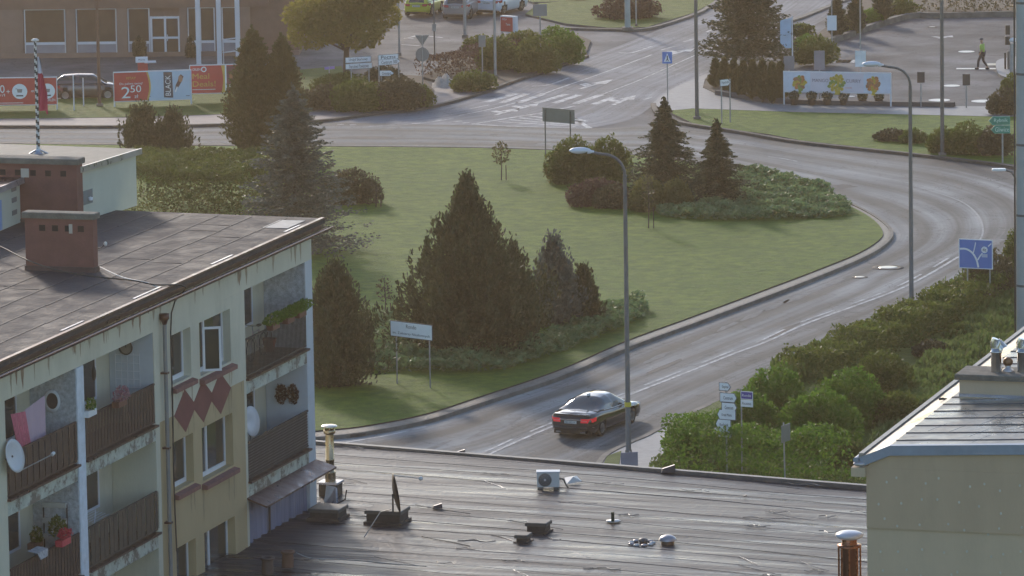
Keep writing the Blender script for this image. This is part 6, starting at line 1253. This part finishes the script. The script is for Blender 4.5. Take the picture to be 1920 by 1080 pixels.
def dish(P, r, az, tilt, label, mat, arm=True, rz=0, postz=.55):
    t = thing('satellite_dish', label, 'satellite dish', P, rz); b = MB(); b.tube([(0, 0, 0), (0, 0, postz)], .025, STEEL, 8); b.build('mount', t)
    T = Matrix.Translation((0, 0, postz)) @ Matrix.Rotation(az, 4, 'Z') @ Matrix.Rotation(tilt, 4, 'Y'); b = MB(); b.lathe([(.001, -.09), (r*.4, -.075), (r*.75, -.04), (r, 0), (r, .012), (r*.75, -.03), (r*.4, -.063), (.001, -.078)], mat, seg=28, T=T @ Matrix.Translation((0, 0, .1))); b.build('reflector', t)
    b = MB(); e = T @ Vector((-r*.9, 0, .1)); f = T @ Vector((-r*.5, 0, r*1.5)); b.tube([e, f], .014, GALV, 6); b.build('arm', t); b = MB(); b.ellip(f, (.06, .05, .06), WHITE, 10); b.build('receiver', t); return t
DD = M('dish_dark', (.05, .045, .045), .5, .2); DL = M('dish_light', (.52, .54, .58), .45, var=.05)
dish(onlow(737, 962, .38), .56, math.radians(8), math.radians(82), 'dark satellite dish seen edge on on the vent box', DD)
P = onlow(712, 992); b = MB(); b.tube([tuple(onlow(683, 1007)), tuple(onlow(713, 960, .6))], .015, GALV, 6); b.tube([tuple(onlow(713, 960, .6)), tuple(onlow(733, 955, .9))], .012, GALV, 6); b.build('guy_wire', label='grey stay wire running from the wet roof up to the dark dish', cat='wire')
P = onlow(613, 950); t = thing('roof_tin', 'bent pale tin sheet leaning on the base of the tall flue', 'tin sheet', P, LRz); b = MB(); b.raw([(-.1, 0, 0), (.28, 0, .05), (.22, .15, .55), (-.05, .12, .6)], [(0, 1, 2, 3)], FLM); b.raw([(.28, 0, .05), (.34, .02, .08), (.26, .17, .5), (.22, .15, .55)], [(0, 1, 2, 3)], FLM); b.build('sheet', t)
b = MB(); b.tube([(0, 0, .05), (.35, .05, .22), (.4, .05, .5)], .02, BK, 6); b.build('antenna_arm', label='thin black rod beside the bent tin sheet', cat='rod', loc=onlow(624, 952))
b = MB(); b.lathe([(.045, 0), (.045, .26), (.05, .27), (.05, .3), (.001, .3)], M('pipe_green', (.04, .06, .04), .6)); b.build('vent_pipe', label='short black vent pipe with white collar on the wet roof', cat='vent pipe', loc=onlow(1149, 980))
b = MB(); b.lathe([(.05, .0), (.2, .01), (.22, .03), (.05, .05)], WHITE, seg=7); b.build('pipe_collar', label='white flashing patch around the short black vent pipe', cat='flashing', loc=onlow(1150, 978))
def mushroom(px, py, r, label, m1, m2): 
    t = thing('mushroom_vent', label, 'roof vent', onlow(px, py), 0); b = MB(); b.lathe([(r*.72, 0), (r*.72, r*.55), (.001, r*.55)], m2); b.build('body', t); b = MB(); b.ellip((0, 0, r*.42), (r, r, r*.62), m1, 20, z0=0); b.build('hood', t)
mushroom(1252, 1020, .25, 'domed mushroom vent with pale hood on the wet roof', FLM, M('vent_rust', (.20, .13, .09), .5, .3)); mushroom(1206, 1018, .14, 'small dark round vent left of the domed one', M('vent_grey', (.12, .11, .11), .5), DK)
b = MB(); 
for i in range(9): a = i*.7; b.ellip((.5*math.cos(a)*.6, .35*math.sin(a), .03), (.09, .06, .04), FLM if i % 2 else ACW, 6)
b.build('rubble', label='bits of torn felt around the small dark vent', cat='debris', loc=onlow(1203, 1020))
for px, py, lb, k_ in ((820, 952, 'flat dark vent stub in front of the roof edge', .13), (864, 850, 'small dark tin hood at the far roof edge, left one', .12), (1252, 884, 'small dark tin hood at the far roof edge by the pavement', .2), (1397, 931, 'tiny dark stub on the roof below the hedge', .05)):
    t = thing('roof_stub', lb, 'vent stub', onlow(px, py), LRz+.4); b = MB(); b.raw([(-k_, -k_, 0), (k_, -k_, 0), (k_*1.2, k_, 0), (-k_, k_, 0), (-k_*.8, -k_*.5, k_*.5), (k_, -k_*.4, k_*1.0), (k_, k_*.6, k_*.9), (-k_*.8, k_*.6, k_*.4)], [(0, 1, 5, 4), (1, 2, 6, 5), (2, 3, 7, 6), (3, 0, 4, 7), (4, 5, 6, 7)], DK); b.build('hood', t); b = MB(); b.raw([(-k_*.8, -k_*.5, k_*.5+.004), (k_, -k_*.4, k_+.004), (k_, -k_*.1, k_+.004), (-k_*.8, -k_*.2, k_*.5+.004)], [(0, 1, 2, 3)], FLM); b.build('rim', t)
for px, py, yt, lb, m_ in ((540, 1063, 1033, 'squat brown chimney pot in the roof corner by the block', M('clay', (.14, .075, .055), .8)), (502, 1075, 1045, 'dark square stub in the roof corner nearest the block', DK)):
    P = onlow(px, py); h = HT(P, yt)-P.z; t = thing('chimney_pot', lb, 'chimney pot', P, LRz); b = MB(); b.lathe([(.17, 0), (.15, h-.06)], m_, seg=14); b.build('body', t); b = MB(); b.lathe([(.15, h-.08), (.19, h-.06), (.19, h), (.12, h), (.12, h-.1), (.001, h-.1)], m_, seg=14); b.build('rim', t)
b = MB(); b.tube([tuple(p) for p in spline([tuple(onlow(555, 1036, .3)), tuple(onlow(580, 1046, .12)), tuple(onlow(610, 1048, .05)), tuple(onlow(660, 1050, .05)), tuple(onlow(720, 1056, .05)), tuple(onlow(800, 1062, .05))], 5)], .014, GALV, 6); b.build('cable', label='pale cable lying across the wet roof from the brown chimney pot', cat='cable')
# big grille flue in front of the beige building
P = G(1594, 1200, ZL); hz = HT(P, 996)-P.z; t = thing('grille_flue', 'copper flue with vertical bars and white domed cap in front of the beige wall', 'flue', P, LRz); COP = M('copper', (.28, .12, .07), .3, .9, var=.25, scale=4, rvar=.1)
b = MB(); b.lathe([(.18, 0), (.18, hz-.34)], M('copper_dark', (.12, .05, .035), .5, .6), seg=20); b.lathe([(.21, hz-.42), (.23, hz-.36), (.19, hz-.3), (.19, hz-.1)], COP, seg=20); b.build('pipe', t)
for q in range(8): a = q*math.pi/4+.2; b = MB(); b.tube([(.27*math.cos(a), .27*math.sin(a), 0), (.27*math.cos(a), .27*math.sin(a), hz-.36)], .026, COP, 8); b.build('bar', t)
b = MB(); b.lathe([(.30, hz-.40), (.30, hz-.34), (.2, hz-.33)], COP, seg=24); b.build('ring', t); b = MB(); b.ellip((0, 0, hz-.1), (.36, .36, .12), M('cap_white', (.60, .64, .72), .3, .2), 24); b.build('cap', t)
# ================================================================ things on the balconies
def onfac(px, py, w=0): u, z = FP(px, py, w); return WP(u, w, z)
def ft(name, label, cat, px, py, w=0, group=None): return thing(name, label, cat, onfac(px, py, w), RZ, group)
P = onfac(36, 930, -.05); u_, z_ = FP(32, 850, -.25)
t = thing('satellite_dish', 'pale satellite dish on the leftmost upper balcony railing', 'satellite dish', WP(FP(26, 855, -.2)[0], -.2, FP(26, 855, -.2)[1]), RZ)
T = Matrix.Rotation(math.radians(-98), 4, 'Z') @ Matrix.Rotation(math.radians(76), 4, 'Y') ; b = MB(); b.lathe([(.001, -.06), (.18, -.045), (.32, -.01), (.42, .03), (.42, .042), (.32, 0), (.18, -.033), (.001, -.048)], DL, seg=30, T=T); b.build('reflector', t); 
f = Vector((.95, -.62, -.12)); b = MB(); b.tube([(.05, -.04, -.42), f], .016, GALV, 6); b.build('arm', t); b = MB(); b.tube([f, f+Vector((.1, -.02, .03))], .045, WHITE, 8); b.build('receiver', t); b = MB(); b.tube([(0, .02, 0), (-.05, .2, -.1)], .03, STEEL, 6); b.build('mount', t)
t = thing('satellite_dish', 'slim white satellite dish inside the right hand middle balcony', 'satellite dish', WP(FP(470, 790, .1)[0], .1, FP(470, 790, .1)[1]), RZ)
b = MB(); T = Matrix.Rotation(math.radians(-100), 4, 'Z') @ Matrix.Rotation(math.radians(80), 4, 'Y'); b.lathe([(.001, -.06), (.18, -.045), (.32, -.01), (.42, .03), (.42, .042), (.18, -.033), (.001, -.048)], DL, seg=28, T=T); b.build('reflector', t); b = MB(); b.tube([(0, 0, -.5), (0, .1, .0)], .025, STEEL, 6); b.build('mount', t)
PINK = M('cloth_pink', (.46, .34, .42), .9, var=.05); PINR = M('cloth_red_pink', (.50, .13, .19), .9, var=.4, scale=7, stretch=(8, 8, .6))
def cloth(name, label, c, w0, mat, folds=.02, n=14):   # corners as pixels: TL, TR, BR, BL on the plane w0
    TLp, TRp, BRp, BLp = [Vector((*FP(x, y, w0), 0)) for x, y in c]; V = []; b = MB()
    for j in range(n+1):
        for i in range(n+1):
            a = TLp.lerp(TRp, i/n); q = BLp.lerp(BRp, i/n); p = a.lerp(q, j/n); V.append(tuple(WP(p.x, w0+folds*math.sin(i*1.3)*(.3+j/n), p.y)))
    b.raw(V, [(j*(n+1)+i, j*(n+1)+i+1, (j+1)*(n+1)+i+1, (j+1)*(n+1)+i) for j in range(n) for i in range(n)], mat, True); return b.build(name, label=label, cat='laundry')
cloth('bed_sheet', 'plain pink bed sheet drying on the leftmost upper balcony', ((46, 769), (84, 741), (85, 824), (52, 832)), .25, PINK)
cloth('towel', 'crumpled red and pink striped towel hanging beside the pink sheet', ((20, 777), (47, 771), (56, 836), (34, 840)), .12, PINR, .05)
u, z = FP(92, 750, DEP*.6); t = thing('wall_ornament', 'white framed oval ornament hanging on the rough balcony wall', 'ornament', WP(uA1-.03, .62, z), RZ); b = MB(); b.lathe([(.16, 0), (.22, .01), (.22, .03), (.16, .03)], WHITE, T=Matrix.Rotation(-math.pi/2, 4, 'Y') @ Matrix.Scale(1.3, 4, (1, 0, 0)), seg=18); b.build('frame', t); b = MB(); b.lathe([(.001, 0), (.16, .005)], DK, T=Matrix.Rotation(-math.pi/2, 4, 'Y') @ Matrix.Scale(1.3, 4, (1, 0, 0)), seg=18); b.build('centre', t)
# end wall helper: point on the end wall of a bay (plane u = const) from a pixel
def EW(px, py, u0):
    d = ray(px, py); tt = ((O3+U*u0)-CAM).dot(U)/d.dot(U); q = CAM+d*tt; return (q-O3).dot(WI), q.z
w_, z_ = EW(237, 651, uA3-.02); t = thing('wall_clock', 'round brown wall clock high on the upper balcony end wall', 'clock', WP(uA3-.03, w_, z_), RZ)
Tc = Matrix.Rotation(-math.pi/2, 4, 'Y'); b = MB(); b.lathe([(.15, 0), (.19, .02), (.2, .05), (.165, .05)], M('clock_brown', (.09, .07, .055), .6), T=Tc, seg=24); b.build('frame', t); b = MB(); b.lathe([(.001, .03), (.165, .03)], M('clock_face', (.24, .22, .19), .6), T=Tc, seg=24); b.box(-.01, .01, -.008, .008, 0, .13, DK, Matrix.Translation((-.035, 0, 0))); b.build('face', t)
t = thing('trellis', 'white wire trellis rack on the upper balcony end wall', 'trellis', WP(uA3-.03, 0, 0), RZ); b = MB(); w0, z0 = EW(218, 725, uA3-.03); w1, z1 = EW(262, 680, uA3-.03)
for w_ in np.linspace(min(w0, w1), max(w0, w1), 5): b.tube([(-.02, w_, z0), (-.02, w_, z1+.25)], .008, WHITE, 5)
for z_ in np.linspace(z0, z1+.2, 5): b.tube([(-.02, w0, z_), (-.02, w1, z_)], .008, WHITE, 5)
b.build('frame', t)
w0, z0 = EW(84, 1002, uA1-.03); w1, z1 = EW(126, 945, uA1-.03); t = thing('hanging_shelf', 'white two tier wooden planter rack on the lower left balcony wall', 'shelf', WP(uA1-.03, 0, 0), RZ)
for f_ in (0, .5, 1): b = MB(); z_ = z0+(z1-z0)*f_; b.box(-.12, -.01, min(w0, w1), max(w0, w1), z_-.09, z_+.04, M('rack_white', (.45, .46, .45), .7)); b.build('shelf_board', t)
b = MB()
for w_ in (w0, w1): b.box(-.05, -.02, w_-.015, w_+.015, z0-.4, z1, DK)
b.build('frame', t)
w_, z_ = EW(137, 0, 0) if False else (0, 0)
t = thing('wall_hanging', 'two round dark red dried flower wreaths hanging on the middle right balcony wall', 'wreath', WP(uB1-.04, 0, 0), RZ, None)
for cx in (528, 550): w_, z_ = EW(cx, 738, uB1-.04); bush_mesh('wreath', [(-.04, w_, z_, .07, .17, .28)], 420, .07, 'red', t)
t = thing('bag', 'dark narrow bag hanging by its strap in the upper balcony doorway', 'bag', WP(FP(176, 700, .7)[0], .7, FP(176, 700, .7)[1]), RZ); b = MB(); b.tube([(0, 0, .6), (-.03, 0, .15)], .01, BK, 5); b.tube([(0, 0, .6), (.05, 0, .15)], .01, BK, 5); b.build('strap', t); b = MB(); b.ellip((0, 0, 0), (.07, .06, .2), BK, 10); b.build('pouch', t)
def pot(px, py, w, mat, label, leaf='red', n=220, r=(.2, .15, .16), sz=.08, up=.02):
    t = ft('flower_box', label, 'flower box', px, py, w); b = MB(); b.bbox(-.3, .3, -.1, .1, -.16, 0, mat, .01); b.build('box', t); bush_mesh('plants', [(0, -.05, .14, r[0]*1.0, r[1], r[2])], n, sz, leaf, t); return t
LM['pinkfl'] = leafmat('petals_pink', (.35, .12, .17), (.45, .30, .32), .3, 3); LM['redfl'] = leafmat('petals_red', (.55, .03, .07), (.6, .08, .12), .3, 3)
pot(224, 750, -.12, M('terracotta', (.16, .07, .05), .7), 'box of pale pink flowers on the upper middle railing', 'pinkfl', 500, (.42, .16, .22), .06)
pot(167, 768, -.06, WHITE, 'white box with a green plant at the left end of the upper middle railing', 'green', 160, (.22, .12, .16))
pot(118, 1010, -.1, M('pot_red', (.5, .04, .07), .6), 'red flower box on the lower left railing', 'redfl', 260, (.3, .15, .12), .07); pot(105, 1000, .2, M('pot_grey', (.2, .2, .2), .7), 'bushy green plant behind the red flower box', 'olive', 300, (.35, .2, .3), .1)
pot(66, 1015, .7, MATS['terracotta'], 'green plant on the window sill of the lower left balcony', 'olive', 200, (.2, .15, .25), .1)
t = ft('newspaper', 'folded newspaper lying on the lower left railing', 'newspaper', 70, 1036, -.05); b = MB(); b.raw([(-.35, -.15, .05), (.35, -.15, .05), (.4, .15, .08), (-.3, .15, .08), (-.3, -.2, -.12), (.2, -.2, -.12)], [(0, 1, 2, 3), (4, 5, 1, 0)], M('paper', (.36, .36, .38), .9, var=.4, scale=12)); b.build('sheet', t)
t = ft('drying_rack', 'white folding drying rack on the lower middle balcony', 'drying rack', 185, 975, .35); b = MB()
for i in range(7): b.tube([(-.5, -.1+.09*i, .02*i), (.7, -.1+.09*i, .02*i)], .008, WHITE, 5)
b.tube([(-.6, -.1, -.15), (.3, .2, .2)], .015, WHITE, 5); b.build('frame', t)
# upper right balcony: planters along the railing and a bicycle
for i, (px, py) in enumerate(((512, 606), (540, 594), (562, 583))):
    pot(px, py, -.08, MATS['terracotta'], ['long planter of green trailing plants left on the upper right railing', 'green planter in the middle of the upper right railing', 'green planter at the far end of the upper right railing'][i], 'green', 420, (.85, .16, .16), .09)
t = ft('basket', 'dark red basket hanging inside the upper right railing', 'basket', 505, 645, .15); b = MB(); b.lathe([(.12, -.2), (.2, .15), (.22, .16), (.18, .12), (.1, -.17)], M('basket_red', (.12, .035, .03), .8), seg=14); b.build('bowl', t); b = MB(); b.tube([(.2*math.cos(a), 0, .15+.25*math.sin(a)) for a in np.linspace(0, math.pi, 9)], .012, DK, 5); b.build('handle', t)
t = ft('bicycle', 'bicycle standing upright behind the upper right railing', 'bicycle', 474, 678, .35); FRM = M('bike_frame', (.35, .30, .30), .4, .4)
for x in (-.1, .95):
    b = MB(); b.tube([(x+.32*math.cos(a), .02, .34+.32*math.sin(a)) for a in np.linspace(0, 2*math.pi, 20)], .018, BK, 6, cap=False)
    for q in range(8): a = q*math.pi/4; b.tube([(x, .02, .34), (x+.31*math.cos(a), .02, .34+.31*math.sin(a))], .004, GALV, 4)
    b.build('wheel', t)
b = MB()
for p, q in (((-.1, 0, .34), (.05, 0, .85)), ((.05, 0, .8), (.55, 0, .8)), ((.05, 0, .8), (.42, 0, .32)), ((.55, 0, .82), (.42, 0, .32)), ((.42, 0, .32), (.95, 0, .34)), ((.55, 0, .8), (.95, 0, .34))): b.tube([p, q], .018, FRM, 6)
b.build('frame', t); b = MB(); b.tube([(.05, 0, .85), (.03, 0, 1.0)], .015, GALV); b.tube([(.03, -.28, 1.04), (.0, -.1, 1.0), (.0, .1, 1.0), (.03, .28, 1.04)], .014, CHROME, 6); b.build('handlebar', t); b = MB(); b.ellip((.57, 0, .93), (.13, .07, .04), BK, 10); b.build('saddle', t)
# ================================================================ haze
HZ = bpy.data.materials.new('haze'); HZ.use_nodes = True; n = HZ.node_tree.nodes; l = HZ.node_tree.links; n.remove(n['Principled BSDF']); pv = n.new('ShaderNodeVolumePrincipled'); pv.inputs['Color'].default_value = (.98, .79, .60, 1); pv.inputs['Density'].default_value = .00019; pv.inputs['Anisotropy'].default_value = .7
l.new(pv.outputs[0], n['Material Output'].inputs['Volume'])
b = MB(); b.box(-2400, 2400, -700, 2400, -1.2, 46, HZ); b.build('haze', kind='stuff')
